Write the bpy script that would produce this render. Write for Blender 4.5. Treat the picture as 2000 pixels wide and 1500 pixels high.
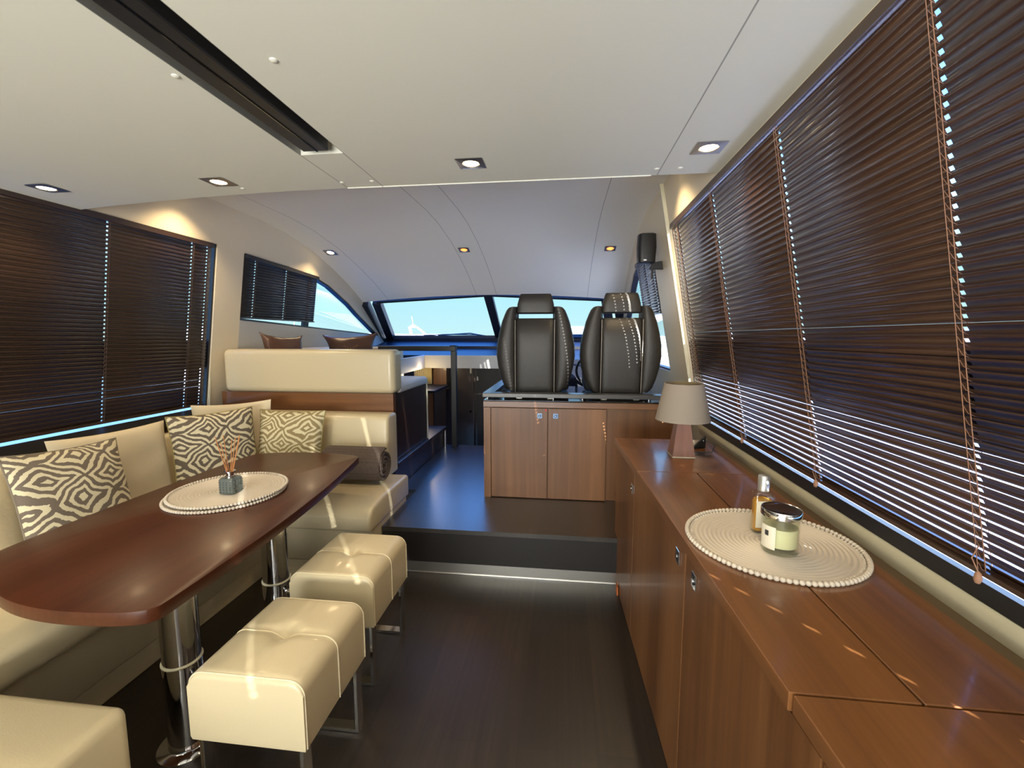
import bpy, bmesh, math, random
from mathutils import Vector, Matrix
random.seed(7)
PI = math.pi
scene = bpy.context.scene
for o in list(bpy.data.objects):
    bpy.data.objects.remove(o)

# ---------------------------------------------------------------- camera
F = 850.0
yaw = math.atan(100.0 / F)
cam_d = bpy.data.cameras.new('camera')
cam_d.sensor_width = 36.0
cam_d.lens = F / 2000.0 * 36.0
cam_d.clip_start = 0.02
cam_d.clip_end = 600
cam = bpy.data.objects.new('camera', cam_d)
scene.collection.objects.link(cam)
R = Matrix(((0.99322911, -0.0125009, 0.11549745), (0.11617199, 0.10687824, -0.98746195), (0.0, 0.99419353, 0.10760683)))
cam.matrix_world = Matrix.Translation((0, 0, 1.35)) @ R.to_4x4()
scene.camera = cam

# ---------------------------------------------------------------- world, sun, exposure
scene.view_settings.view_transform = 'Standard'
scene.view_settings.look = 'None'
scene.view_settings.gamma = 1
scene.view_settings.exposure = 0.56
world = bpy.data.worlds.new('harbour_sky')
scene.world = world
world.use_nodes = True
wn = world.node_tree
wn.nodes.clear()
w_out = wn.nodes.new('ShaderNodeOutputWorld')
w_bg = wn.nodes.new('ShaderNodeBackground')
w_bg.inputs['Strength'].default_value = 4.3
w_ramp = wn.nodes.new('ShaderNodeValToRGB')
w_ramp.color_ramp.elements[0].position = 0.46
w_ramp.color_ramp.elements[0].color = (0.24, 0.24, 0.22, 1)
w_ramp.color_ramp.elements[1].position = 0.90
w_ramp.color_ramp.elements[1].color = (0.05, 0.24, 1.0, 1)
for pos, c in ((0.495, (0.13, 0.19, 0.19)), (0.552, (0.095, 0.175, 0.195)), (0.60, (0.20, 0.36, 0.48)), (0.68, (0.11, 0.36, 0.95))):
    e = w_ramp.color_ramp.elements.new(pos)
    e.color = (*c, 1)
w_tc = wn.nodes.new('ShaderNodeTexCoord')
w_sep = wn.nodes.new('ShaderNodeSeparateXYZ')
w_map = wn.nodes.new('ShaderNodeMapRange')
w_map.inputs['From Min'].default_value = -1
w_map.inputs['From Max'].default_value = 1
wn.links.new(w_tc.outputs['Generated'], w_sep.inputs[0])
wn.links.new(w_sep.outputs['Z'], w_map.inputs['Value'])
wn.links.new(w_map.outputs[0], w_ramp.inputs[0])
wn.links.new(w_ramp.outputs[0], w_bg.inputs['Color'])
wn.links.new(w_bg.outputs[0], w_out.inputs['Surface'])

sun_d = bpy.data.lights.new('sun', 'SUN')
sun_d.energy = 25.0
sun_d.angle = math.radians(0.4)
sun_d.color = (1.0, 0.93, 0.82)
sun = bpy.data.objects.new('sun', sun_d)
scene.collection.objects.link(sun)
sd = Vector((-0.55 * math.cos(math.radians(18)), 0.835 * math.cos(math.radians(18)), -math.sin(math.radians(18))))
sun.rotation_euler = sd.to_track_quat('-Z', 'Y').to_euler()
sun.location = (3, -4, 4)

# added area lamp in the aft doorway: stand-in daylight, tilted at the ceiling
ad = bpy.data.lights.new('cockpit_fill', 'AREA')
ad.shape = 'RECTANGLE'
ad.size = 2.2
ad.size_y = 1.7
ad.energy = 175
ad.color = (1.0, 0.96, 0.86)
ao = bpy.data.objects.new('cockpit_fill', ad)
scene.collection.objects.link(ao)
ao.location = (-0.9, -2.35, 0.95)
ao.rotation_euler = (PI / 2 + 1.05, 0, 0)

# ---------------------------------------------------------------- materials
def new_mat(name):
    m = bpy.data.materials.new(name)
    m.use_nodes = True
    return m, m.node_tree, m.node_tree.nodes['Principled BSDF']

def plain(name, col, rough=0.5, metal=0.0, coat=0.0, bump=0.0, bscale=200.0, emis=None, estr=0.0, vary=0.0):
    m, t, b = new_mat(name)
    b.inputs['Base Color'].default_value = (*col, 1)
    b.inputs['Roughness'].default_value = rough
    b.inputs['Metallic'].default_value = metal
    b.inputs['Coat Weight'].default_value = coat
    b.inputs['Coat Roughness'].default_value = 0.08
    if emis:
        b.inputs['Emission Color'].default_value = (*emis, 1)
        b.inputs['Emission Strength'].default_value = estr
    tc = t.nodes.new('ShaderNodeTexCoord')
    if bump:
        n = t.nodes.new('ShaderNodeTexNoise')
        n.inputs['Scale'].default_value = bscale
        n.inputs['Detail'].default_value = 3
        bp = t.nodes.new('ShaderNodeBump')
        bp.inputs['Strength'].default_value = bump
        bp.inputs['Distance'].default_value = 0.002
        t.links.new(tc.outputs['Object'], n.inputs['Vector'])
        t.links.new(n.outputs['Fac'], bp.inputs['Height'])
        t.links.new(bp.outputs[0], b.inputs['Normal'])
    if vary:
        n2 = t.nodes.new('ShaderNodeTexNoise')
        n2.inputs['Scale'].default_value = 5
        n2.inputs['Detail'].default_value = 4
        mx = t.nodes.new('ShaderNodeMixRGB')
        mx.inputs['Color1'].default_value = (*[c * (1 - vary) for c in col], 1)
        mx.inputs['Color2'].default_value = (*[min(1, c * (1 + vary)) for c in col], 1)
        t.links.new(tc.outputs['Object'], n2.inputs['Vector'])
        t.links.new(n2.outputs['Fac'], mx.inputs['Fac'])
        t.links.new(mx.outputs[0], b.inputs['Base Color'])
    return m

def wood(name, c1, c2, axis='z', rough=0.28, coat=0.5, scale=1.0):
    m, t, b = new_mat(name)
    tc = t.nodes.new('ShaderNodeTexCoord')
    mp = t.nodes.new('ShaderNodeMapping')
    s = [38 * scale, 38 * scale, 38 * scale]
    s['xyz'.index(axis)] = 1.2 * scale
    mp.inputs['Scale'].default_value = s
    n = t.nodes.new('ShaderNodeTexNoise')
    n.inputs['Scale'].default_value = 1.0
    n.inputs['Detail'].default_value = 7
    n.inputs['Roughness'].default_value = 0.65
    mp2 = t.nodes.new('ShaderNodeMapping')
    s2 = [5 * scale, 5 * scale, 5 * scale]
    s2['xyz'.index(axis)] = 0.35 * scale
    mp2.inputs['Scale'].default_value = s2
    n2 = t.nodes.new('ShaderNodeTexNoise')
    n2.inputs['Detail'].default_value = 4
    n2.inputs['Scale'].default_value = 1.0
    ad_ = t.nodes.new('ShaderNodeMath')
    ad_.operation = 'MULTIPLY_ADD'
    ad_.inputs[1].default_value = 0.5
    r = t.nodes.new('ShaderNodeValToRGB')
    r.color_ramp.elements[0].position = 0.48
    r.color_ramp.elements[0].color = (*c1, 1)
    r.color_ramp.elements[1].position = 0.98
    r.color_ramp.elements[1].color = (*c2, 1)
    hf = t.nodes.new('ShaderNodeMath')
    hf.operation = 'MULTIPLY'
    hf.inputs[1].default_value = 0.95
    t.links.new(tc.outputs['Object'], mp.inputs[0])
    t.links.new(tc.outputs['Object'], mp2.inputs[0])
    t.links.new(mp.outputs[0], n.inputs['Vector'])
    t.links.new(mp2.outputs[0], n2.inputs['Vector'])
    t.links.new(n2.outputs['Fac'], hf.inputs[0])
    t.links.new(n.outputs['Fac'], ad_.inputs[0])
    t.links.new(hf.outputs[0], ad_.inputs[2])
    t.links.new(ad_.outputs[0], r.inputs[0])
    t.links.new(r.outputs[0], b.inputs['Base Color'])
    b.inputs['Roughness'].default_value = rough
    b.inputs['Coat Weight'].default_value = coat
    b.inputs['Coat Roughness'].default_value = 0.12
    bp = t.nodes.new('ShaderNodeBump')
    bp.inputs['Strength'].default_value = 0.12
    bp.inputs['Distance'].default_value = 0.001
    t.links.new(n.outputs['Fac'], bp.inputs['Height'])
    t.links.new(bp.outputs[0], b.inputs['Normal'])
    return m

def floor_mat(name='wenge_floor', coat=0.35, rough=0.34):
    m, t, b = new_mat(name)
    tc = t.nodes.new('ShaderNodeTexCoord')
    mp = t.nodes.new('ShaderNodeMapping')
    mp.inputs['Rotation'].default_value = (0, 0, PI / 2)
    br = t.nodes.new('ShaderNodeTexBrick')
    br.inputs['Scale'].default_value = 1.0
    br.inputs['Brick Width'].default_value = 1.3
    br.inputs['Row Height'].default_value = 0.13
    br.inputs['Mortar Size'].default_value = 0.0012
    br.inputs['Color1'].default_value = (0.016, 0.012, 0.010, 1)
    br.inputs['Color2'].default_value = (0.026, 0.019, 0.014, 1)
    br.inputs['Mortar'].default_value = (0.012, 0.009, 0.008, 1)
    mp2 = t.nodes.new('ShaderNodeMapping')
    mp2.inputs['Scale'].default_value = (60, 2, 60)
    n = t.nodes.new('ShaderNodeTexNoise')
    n.inputs['Scale'].default_value = 1
    n.inputs['Detail'].default_value = 8
    r = t.nodes.new('ShaderNodeValToRGB')
    r.color_ramp.elements[0].position = 0.3
    r.color_ramp.elements[0].color = (0.5, 0.5, 0.5, 1)
    r.color_ramp.elements[1].position = 0.75
    r.color_ramp.elements[1].color = (1.3, 1.25, 1.15, 1)
    mx = t.nodes.new('ShaderNodeMixRGB')
    mx.blend_type = 'MULTIPLY'
    mx.inputs['Fac'].default_value = 0.8
    t.links.new(tc.outputs['Object'], mp.inputs[0])
    t.links.new(mp.outputs[0], br.inputs['Vector'])
    t.links.new(tc.outputs['Object'], mp2.inputs[0])
    t.links.new(mp2.outputs[0], n.inputs['Vector'])
    t.links.new(n.outputs['Fac'], r.inputs[0])
    t.links.new(br.outputs['Color'], mx.inputs['Color1'])
    t.links.new(r.outputs[0], mx.inputs['Color2'])
    t.links.new(mx.outputs[0], b.inputs['Base Color'])
    b.inputs['Roughness'].default_value = 0.38
    b.inputs['Specular IOR Level'].default_value = 0.6
    b.inputs['Coat Weight'].default_value = coat
    b.inputs['Coat Roughness'].default_value = rough
    bp = t.nodes.new('ShaderNodeBump')
    bp.inputs['Strength'].default_value = 0.2
    bp.inputs['Distance'].default_value = 0.001
    t.links.new(n.outputs['Fac'], bp.inputs['Height'])
    t.links.new(bp.outputs[0], b.inputs['Normal'])
    return m

def seam_mat(name, col, xs, rough=0.55):
    """vinyl headlining with thin dark joints running fore and aft"""
    m, t, b = new_mat(name)
    g = t.nodes.new('ShaderNodeNewGeometry')
    sp = t.nodes.new('ShaderNodeSeparateXYZ')
    t.links.new(g.outputs['Position'], sp.inputs[0])
    prev = None
    for x in xs:
        c = t.nodes.new('ShaderNodeMath')
        c.operation = 'COMPARE'
        c.inputs[1].default_value = x
        c.inputs[2].default_value = 0.0022
        t.links.new(sp.outputs['X'], c.inputs[0])
        if prev:
            a = t.nodes.new('ShaderNodeMath')
            a.operation = 'MAXIMUM'
            t.links.new(prev.outputs[0], a.inputs[0])
            t.links.new(c.outputs[0], a.inputs[1])
            prev = a
        else:
            prev = c
    mx = t.nodes.new('ShaderNodeMixRGB')
    mx.inputs['Color1'].default_value = (*col, 1)
    mx.inputs['Color2'].default_value = (*[c * 0.45 for c in col], 1)
    t.links.new(prev.outputs[0], mx.inputs['Fac'])
    t.links.new(mx.outputs[0], b.inputs['Base Color'])
    b.inputs['Roughness'].default_value = rough
    n = t.nodes.new('ShaderNodeTexNoise')
    n.inputs['Scale'].default_value = 350
    bp = t.nodes.new('ShaderNodeBump')
    bp.inputs['Strength'].default_value = 0.08
    bp.inputs['Distance'].default_value = 0.001
    t.links.new(g.outputs['Position'], n.inputs['Vector'])
    t.links.new(n.outputs['Fac'], bp.inputs['Height'])
    t.links.new(bp.outputs[0], b.inputs['Normal'])
    return m

def ikat(name, base, ink, seed):
    """woven ikat: ragged nested diamonds joined by stretched bands (object space, face in X-Z)"""
    m, t, b = new_mat(name)
    N, L = t.nodes.new, t.links.new
    tc = N('ShaderNodeTexCoord')
    mp = N('ShaderNodeMapping')
    mp.inputs['Location'].default_value = (seed * 0.07, 0, seed * 0.045)
    L(tc.outputs['Object'], mp.inputs[0])
    def warp(scale, amp, src):
        n = N('ShaderNodeTexNoise')
        n.inputs['Scale'].default_value = scale
        n.inputs['Detail'].default_value = 2
        L(src, n.inputs['Vector'])
        s = N('ShaderNodeVectorMath'); s.operation = 'SUBTRACT'
        s.inputs[1].default_value = (0.5, 0.5, 0.5)
        L(n.outputs['Color'], s.inputs[0])
        k = N('ShaderNodeVectorMath'); k.operation = 'MULTIPLY'
        k.inputs[1].default_value = amp
        L(s.outputs[0], k.inputs[0])
        a = N('ShaderNodeVectorMath'); a.operation = 'ADD'
        L(src, a.inputs[0]); L(k.outputs[0], a.inputs[1])
        return a.outputs[0]
    v = warp(6, (0.17, 0.0, 0.10), mp.outputs[0])
    v = warp(90, (0.012, 0.0, 0.004), v)
    sp = N('ShaderNodeSeparateXYZ'); L(v, sp.inputs[0])
    def ping(src, per):
        p = N('ShaderNodeMath'); p.operation = 'PINGPONG'; p.inputs[1].default_value = per
        L(src, p.inputs[0])
        d = N('ShaderNodeMath'); d.operation = 'DIVIDE'; d.inputs[1].default_value = per
        L(p.outputs[0], d.inputs[0])
        return d.outputs[0]
    px = ping(sp.outputs['X'], 0.125)
    pz = ping(sp.outputs['Z'], 0.088)
    ad_ = N('ShaderNodeMath'); ad_.operation = 'ADD'
    L(px, ad_.inputs[0]); L(pz, ad_.inputs[1])
    mul = N('ShaderNodeMath'); mul.operation = 'MULTIPLY'; mul.inputs[1].default_value = 2.7
    L(ad_.outputs[0], mul.inputs[0])
    fr = N('ShaderNodeMath'); fr.operation = 'FRACT'; L(mul.outputs[0], fr.inputs[0])
    gt = N('ShaderNodeMath'); gt.operation = 'GREATER_THAN'; gt.inputs[1].default_value = 0.47
    L(fr.outputs[0], gt.inputs[0])
    mx = N('ShaderNodeMixRGB')
    mx.inputs['Color1'].default_value = (*base, 1)
    mx.inputs['Color2'].default_value = (*ink, 1)
    L(gt.outputs[0], mx.inputs['Fac'])
    L(mx.outputs[0], b.inputs['Base Color'])
    b.inputs['Roughness'].default_value = 0.85
    w = N('ShaderNodeTexNoise'); w.inputs['Scale'].default_value = 500
    bp = N('ShaderNodeBump'); bp.inputs['Strength'].default_value = 0.35; bp.inputs['Distance'].default_value = 0.001
    L(tc.outputs['Object'], w.inputs['Vector']); L(w.outputs['Fac'], bp.inputs['Height']); L(bp.outputs[0], b.inputs['Normal'])
    return m

def clear_glass(name, tint=(1, 1, 1), refl=0.08):
    m = bpy.data.materials.new(name)
    m.use_nodes = True
    t = m.node_tree
    t.nodes.clear()
    o = t.nodes.new('ShaderNodeOutputMaterial')
    tr = t.nodes.new('ShaderNodeBsdfTransparent')
    tr.inputs[0].default_value = (*tint, 1)
    gl = t.nodes.new('ShaderNodeBsdfGlossy')
    gl.inputs['Roughness'].default_value = 0.02
    fr = t.nodes.new('ShaderNodeLayerWeight')
    fr.inputs[0].default_value = 0.12
    mu = t.nodes.new('ShaderNodeMath')
    mu.operation = 'MULTIPLY_ADD'
    mu.inputs[1].default_value = 0.6
    mu.inputs[2].default_value = refl * 0.5
    mx = t.nodes.new('ShaderNodeMixShader')
    t.links.new(fr.outputs['Facing'], mu.inputs[0])
    t.links.new(mu.outputs[0], mx.inputs[0])
    t.links.new(tr.outputs[0], mx.inputs[1])
    t.links.new(gl.outputs[0], mx.inputs[2])
    t.links.new(mx.outputs[0], o.inputs[0])
    return m

M = {}
M['floor'] = floor_mat('wenge_floor', 0.18)
M['floor_up'] = floor_mat('polished_wenge_floor', 1.0, 0.30)
M['ceil'] = seam_mat('white_headlining', (0.69, 0.695, 0.61), (-0.965, -0.80, 0.375))
M['ceil_f'] = seam_mat('forward_headlining', (0.80, 0.775, 0.69), (-2.06, -1.0, -0.765, 0.262))
M['wall'] = plain('cream_wall_lining', (0.72, 0.63, 0.46), 0.5, bump=0.1)
M['wall_grey'] = plain('pale_grey_lining', (0.5, 0.49, 0.47), 0.5)
M['leather'] = plain('cream_leather', (0.60, 0.52, 0.345), 0.36, bump=0.12, bscale=260, coat=0.12)
M['piping'] = plain('cream_piping', (0.80, 0.72, 0.52), 0.4)
M['woodz'] = wood('walnut_upright_grain', (0.085, 0.033, 0.011), (0.24, 0.105, 0.036), 'z', rough=0.42, coat=0.2)
M['woody'] = wood('walnut_long_grain', (0.080, 0.030, 0.010), (0.27, 0.115, 0.038), 'y', rough=0.33)
M['woodx'] = wood('walnut_cross_grain', (0.090, 0.033, 0.011), (0.23, 0.098, 0.032), 'x', rough=0.36)
M['table'] = wood('table_walnut', (0.036, 0.0095, 0.004), (0.092, 0.027, 0.0105), 'y', rough=0.33, coat=0.03)
M['wood_dark'] = wood('wenge_panel', (0.020, 0.011, 0.008), (0.045, 0.022, 0.015), 'z', rough=0.35, coat=0.2)
M['wood_lamp'] = wood('lamp_wood', (0.10, 0.035, 0.022), (0.24, 0.095, 0.06), 'z')
M['black'] = plain('black_satin', (0.012, 0.012, 0.013), 0.4)
M['black_gloss'] = plain('black_gloss', (0.01, 0.01, 0.011), 0.08, coat=0.5)
M['navy'] = plain('dark_dash_vinyl', (0.012, 0.014, 0.022), 0.5)
M['navy'].node_tree.nodes['Principled BSDF'].inputs['Specular IOR Level'].default_value = 0.3
M['table'].node_tree.nodes['Principled BSDF'].inputs['Specular IOR Level'].default_value = 0.3
M['chrome'] = plain('polished_steel', (0.75, 0.75, 0.76), 0.08, metal=1)
M['steel'] = plain('brushed_steel', (0.55, 0.54, 0.52), 0.3, metal=1, bump=0.05)
M['slat'] = wood('dark_wood_slat', (0.026, 0.013, 0.008), (0.060, 0.029, 0.017), 'y', rough=0.3, coat=0.35)
M['slat_l'] = wood('dark_brown_slat', (0.022, 0.012, 0.008), (0.045, 0.024, 0.015), 'y', rough=0.34, coat=0.3)
M['cord'] = plain('tan_cord', (0.30, 0.16, 0.10), 0.7)
M['cord_d'] = plain('dark_cord', (0.08, 0.05, 0.045), 0.7)
M['blackleather'] = plain('black_leather', (0.028, 0.026, 0.024), 0.47, bump=0.4, bscale=160)
M['thread'] = plain('pale_thread', (0.55, 0.52, 0.46), 0.7)
M['plain_cushion'] = plain('cream_faux_silk', (0.66, 0.575, 0.41), 0.75, bump=0.4, bscale=60)
M['brown_cushion'] = plain('brown_satin', (0.085, 0.040, 0.026), 0.35, bump=0.3, bscale=40)
M['ikat1'] = ikat('grey_ikat', (0.66, 0.60, 0.42), (0.155, 0.125, 0.098), 0.0)
M['ikat2'] = ikat('grey_brown_ikat', (0.66, 0.60, 0.42), (0.13, 0.105, 0.080), 1.0)
M['ikat3'] = ikat('beige_ikat', (0.62, 0.57, 0.38), (0.26, 0.205, 0.105), 2.0)
M['mat'] = plain('beaded_white', (0.60, 0.545, 0.47), 0.45)
M['shade'] = plain('taupe_shade', (0.27, 0.235, 0.20), 0.8, bump=0.2, bscale=300)
M['shade_in'] = plain('shade_lining', (0.36, 0.29, 0.18), 0.7)
M['glass'] = clear_glass('window_glass', (0.97, 0.99, 1.0), 0.05)
M['jar_glass'] = clear_glass('jar_glass', (0.95, 0.97, 0.93), 0.12)
M['amber'] = plain('amber_liquid', (0.50, 0.24, 0.03), 0.1, coat=0.6)
M['wax'] = plain('cream_wax', (0.75, 0.72, 0.50), 0.45)
M['paper'] = plain('label_paper', (0.72, 0.68, 0.56), 0.6)
M['ink'] = plain('label_ink', (0.03, 0.03, 0.03), 0.6)
M['orange_ink'] = plain('orange_ink', (0.55, 0.22, 0.06), 0.6)
M['cap'] = plain('silver_cap', (0.62, 0.62, 0.60), 0.28, metal=0.8)
M['diff'] = plain('grey_green_glass', (0.11, 0.13, 0.125), 0.3, coat=0.3)
M['reed'] = plain('orange_reed', (0.50, 0.21, 0.07), 0.7)
M['towel'] = plain('brown_grey_fleece', (0.115, 0.088, 0.078), 0.95)
M['white_gel'] = plain('white_gelcoat', (0.84, 0.83, 0.80), 0.25, coat=0.4)
M['dark_glass'] = plain('tinted_boat_glass', (0.03, 0.05, 0.08), 0.15)
M['water'] = plain('harbour_water', (0.05, 0.13, 0.20), 0.12, bump=1.0, bscale=2)
M['lamp_warm'] = plain('warm_lamp', (1, 0.9, 0.7), 0.5, emis=(1.0, 0.80, 0.50), estr=14)
M['lamp_red'] = plain('red_lamp', (1, 0.3, 0.1), 0.5, emis=(1.0, 0.16, 0.03), estr=3.0)
M['yellow_panel'] = plain('pale_yellow_curtain', (0.70, 0.55, 0.24), 0.6)
M['frame_metal'] = plain('nickel_bezel', (0.32, 0.28, 0.24), 0.3, metal=0.9)
M['orange_wood'] = plain('orange_offcut', (0.45, 0.12, 0.03), 0.5)
M['strip'] = plain('cream_sill', (0.62, 0.58, 0.42), 0.45)
M['ledge'] = wood('shaded_wood_ledge', (0.06, 0.04, 0.022), (0.13, 0.09, 0.05), 'y', rough=0.45, coat=0.1)  # dark brown wood, its grey tone carrying the shade below the sills

# waffle towel bump
def towel_bump():
    t = M['towel'].node_tree
    b = t.nodes['Principled BSDF']
    tc = t.nodes.new('ShaderNodeTexCoord')
    v = t.nodes.new('ShaderNodeTexVoronoi')
    v.inputs['Scale'].default_value = 95
    v.inputs['Randomness'].default_value = 0.15
    bp = t.nodes.new('ShaderNodeBump')
    bp.inputs['Strength'].default_value = 1.0
    bp.inputs['Distance'].default_value = 0.006
    mx = t.nodes.new('ShaderNodeValToRGB')
    mx.color_ramp.elements[0].color = (0.16, 0.125, 0.11, 1)
    mx.color_ramp.elements[1].position = 0.8
    mx.color_ramp.elements[1].color = (0.06, 0.045, 0.04, 1)
    t.links.new(tc.outputs['Object'], v.inputs['Vector'])
    t.links.new(v.outputs['Distance'], bp.inputs['Height'])
    bp.invert = True
    t.links.new(v.outputs['Distance'], mx.inputs[0])
    t.links.new(mx.outputs[0], b.inputs['Base Color'])
    t.links.new(bp.outputs[0], b.inputs['Normal'])
towel_bump()

# ---------------------------------------------------------------- mesh helpers
C = scene.collection

def link_mesh(name, bm, mat, parent=None, smooth=False, loc=None, angle=40):
    bm.normal_update()
    org = Vector((0, 0, 0))
    if parent is not None and loc is None:
        p = parent
        while p is not None:
            org += p.location
            p = p.parent
        bmesh.ops.translate(bm, verts=bm.verts, vec=-org)
    me = bpy.data.meshes.new(name)
    bm.to_mesh(me)
    bm.free()
    if smooth:
        for p in me.polygons:
            p.use_smooth = True
        try:
            me.set_sharp_from_angle(angle=math.radians(angle))
        except Exception:
            pass
    me.materials.append(mat)
    o = bpy.data.objects.new(name, me)
    C.objects.link(o)
    if parent is not None:
        o.parent = parent
    if loc is not None:
        o.location = loc
    return o

def local_part(name, bm, mat, parent, smooth=False):
    """geometry already written in the parent's own space"""
    return link_mesh(name, bm, mat, parent, smooth, loc=(0, 0, 0))

def tag(o, label=None, cat=None, group=None, kind=None):
    if label: o['label'] = label
    if cat: o['category'] = cat
    if group: o['group'] = group
    if kind: o['kind'] = kind
    return o

def thing(name, label, cat, loc=(0, 0, 0), rot=(0, 0, 0), group=None):
    o = bpy.data.objects.new(name, None)
    o.empty_display_size = 0.05
    C.objects.link(o)
    o.location = loc
    o.rotation_euler = rot
    return tag(o, label, cat, group)

def struct(o):
    o['kind'] = 'structure'
    return o

def copy_tree(o, parent=None):
    c = o.copy()
    C.objects.link(c)
    c.parent = parent
    for ch in list(o.children):
        copy_tree(ch, c)
    return c

def B():
    return bmesh.new()

def add_box(bm, x0, x1, y0, y1, z0, z1, bevel=0.0, seg=3):
    r = bmesh.ops.create_cube(bm, size=1)
    vs = r['verts']
    for v in vs:
        v.co = Vector(((x0 + x1) / 2 + v.co.x * (x1 - x0), (y0 + y1) / 2 + v.co.y * (y1 - y0), (z0 + z1) / 2 + v.co.z * (z1 - z0)))
    if bevel:
        es = list({e for v in vs for e in v.link_edges})
        bmesh.ops.bevel(bm, geom=es, offset=bevel, segments=seg, profile=0.5, affect='EDGES')
    return bm

def box(x0, x1, y0, y1, z0, z1, bevel=0.0, seg=3):
    return add_box(B(), x0, x1, y0, y1, z0, z1, bevel, seg)

def add_prism(bm, pts, vec, bevel=0.0, seg=3):
    """closed polygon pts (3d) extruded by vec"""
    vec = Vector(vec)
    a = [bm.verts.new(Vector(p)) for p in pts]
    b = [bm.verts.new(Vector(p) + vec) for p in pts]
    n = len(pts)
    fs = [bm.faces.new(a[::-1]), bm.faces.new(b)]
    for i in range(n):
        fs.append(bm.faces.new((a[i], a[(i + 1) % n], b[(i + 1) % n], b[i])))
    bmesh.ops.recalc_face_normals(bm, faces=fs)
    if bevel:
        es = list({e for f in fs for e in f.edges})
        bmesh.ops.bevel(bm, geom=es, offset=bevel, segments=seg, profile=0.5, affect='EDGES', clamp_overlap=True)
    return bm

def prism(pts, vec, bevel=0.0, seg=3):
    return add_prism(B(), pts, vec, bevel, seg)

def add_bar(bm, p0, p1, w, h, up=(0, 0, 1), bevel=0.0):
    p0, p1 = Vector(p0), Vector(p1)
    d = (p1 - p0).normalized()
    s = d.cross(Vector(up)).normalized()
    u = s.cross(d)
    pts = [p0 + s * a * w / 2 + u * b_ * h / 2 for a, b_ in ((-1, -1), (1, -1), (1, 1), (-1, 1))]
    return add_prism(bm, pts, p1 - p0, bevel, 2)

def bar(p0, p1, w, h, up=(0, 0, 1), bevel=0.0):
    return add_bar(B(), p0, p1, w, h, up, bevel)

def add_tube(bm, pts, r, n=10, r2=None):
    pts = [Vector(p) for p in pts]
    rings = []
    for i, p in enumerate(pts):
        d = (pts[min(i + 1, len(pts) - 1)] - pts[max(i - 1, 0)]).normalized()
        a = d.orthogonal().normalized() if i == 0 else (rings[-1][1] - d * rings[-1][1].dot(d)).normalized()
        b_ = d.cross(a)
        rr = r if r2 is None else r + (r2 - r) * i / (len(pts) - 1)
        rings.append(([bm.verts.new(p + (a * math.cos(2 * PI * k / n) + b_ * math.sin(2 * PI * k / n)) * rr) for k in range(n)], a))
    for i in range(len(rings) - 1):
        for k in range(n):
            bm.faces.new((rings[i][0][k], rings[i][0][(k + 1) % n], rings[i + 1][0][(k + 1) % n], rings[i + 1][0][k]))
    bm.faces.new(rings[0][0][::-1])
    bm.faces.new(rings[-1][0])
    return bm

def tube(pts, r, n=10, r2=None):
    return add_tube(B(), pts, r, n, r2)

def add_lathe(bm, prof, c=(0, 0, 0), n=40, close=True):
    """prof: (radius, z) list"""
    cx, cy, cz = c
    rings = []
    for r, z in prof:
        if r < 1e-6:
            rings.append([bm.verts.new((cx, cy, cz + z))])
        else:
            rings.append([bm.verts.new((cx + r * math.cos(2 * PI * k / n), cy + r * math.sin(2 * PI * k / n), cz + z)) for k in range(n)])
    for a, b_ in zip(rings, rings[1:]):
        for k in range(n):
            k2 = (k + 1) % n
            if len(a) == 1 and len(b_) == 1:
                continue
            if len(a) == 1:
                bm.faces.new((a[0], b_[k2], b_[k]))
            elif len(b_) == 1:
                bm.faces.new((a[k], a[k2], b_[0]))
            else:
                bm.faces.new((a[k], a[k2], b_[k2], b_[k]))
    bmesh.ops.recalc_face_normals(bm, faces=bm.faces)
    return bm

def lathe(prof, c=(0, 0, 0), n=40):
    return add_lathe(B(), prof, c, n)

def add_loft(bm, rings, n=28, ex=3.0):
    """rings: (cx, cy, z, rx, ry) stacked superellipses"""
    rs = []
    for cx, cy, z, rx, ry in rings:
        vs = []
        for k in range(n):
            a = 2 * PI * k / n
            ca, sa = math.cos(a), math.sin(a)
            vs.append(bm.verts.new((cx + rx * math.copysign(abs(ca) ** (2 / ex), ca), cy + ry * math.copysign(abs(sa) ** (2 / ex), sa), z)))
        rs.append(vs)
    for a, b_ in zip(rs, rs[1:]):
        for k in range(n):
            bm.faces.new((a[k], a[(k + 1) % n], b_[(k + 1) % n], b_[k]))
    bm.faces.new(rs[0][::-1])
    bm.faces.new(rs[-1])
    return bm

def xl(z):   # inner face of the left side, leaning inboard with height
    return -2.5 + 0.147 * (z - 0.885)
def xr(z):   # inner face of the right side
    return 0.82 - 0.182 * (z - 0.88)

ZU = 0.27    # raised floor height
YS = 2.293   # step

# ================================================================ SETTING
fl = struct(link_mesh('floor', box(-2.7, 1.0, -2.6, YS + 0.02, -0.06, 0.0), M['floor']))
bm = box(-1.02, 1.0, YS + 0.0, 4.2, ZU - 0.025, ZU)
add_box(bm, -1.16, -1.0, 2.9, 4.2, ZU - 0.025, ZU - 0.0005)
up = struct(link_mesh('floor_raised', bm, M['floor_up']))
ri = struct(link_mesh('trim_1', box(-1.02, 0.5, YS + 0.004, YS + 0.04, 0.07, ZU - 0.025), plain('black_riser', (0.012, 0.010, 0.010), 0.45)))
kp = struct(link_mesh('trim_2', box(-1.02, 0.5, YS + 0.012, YS + 0.03, 0.0, 0.07), M['steel']))
li = struct(link_mesh('trim_3', box(-1.02, 0.31, YS + 0.006, YS + 0.012, 0.0, 0.005), M['chrome']))

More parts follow.
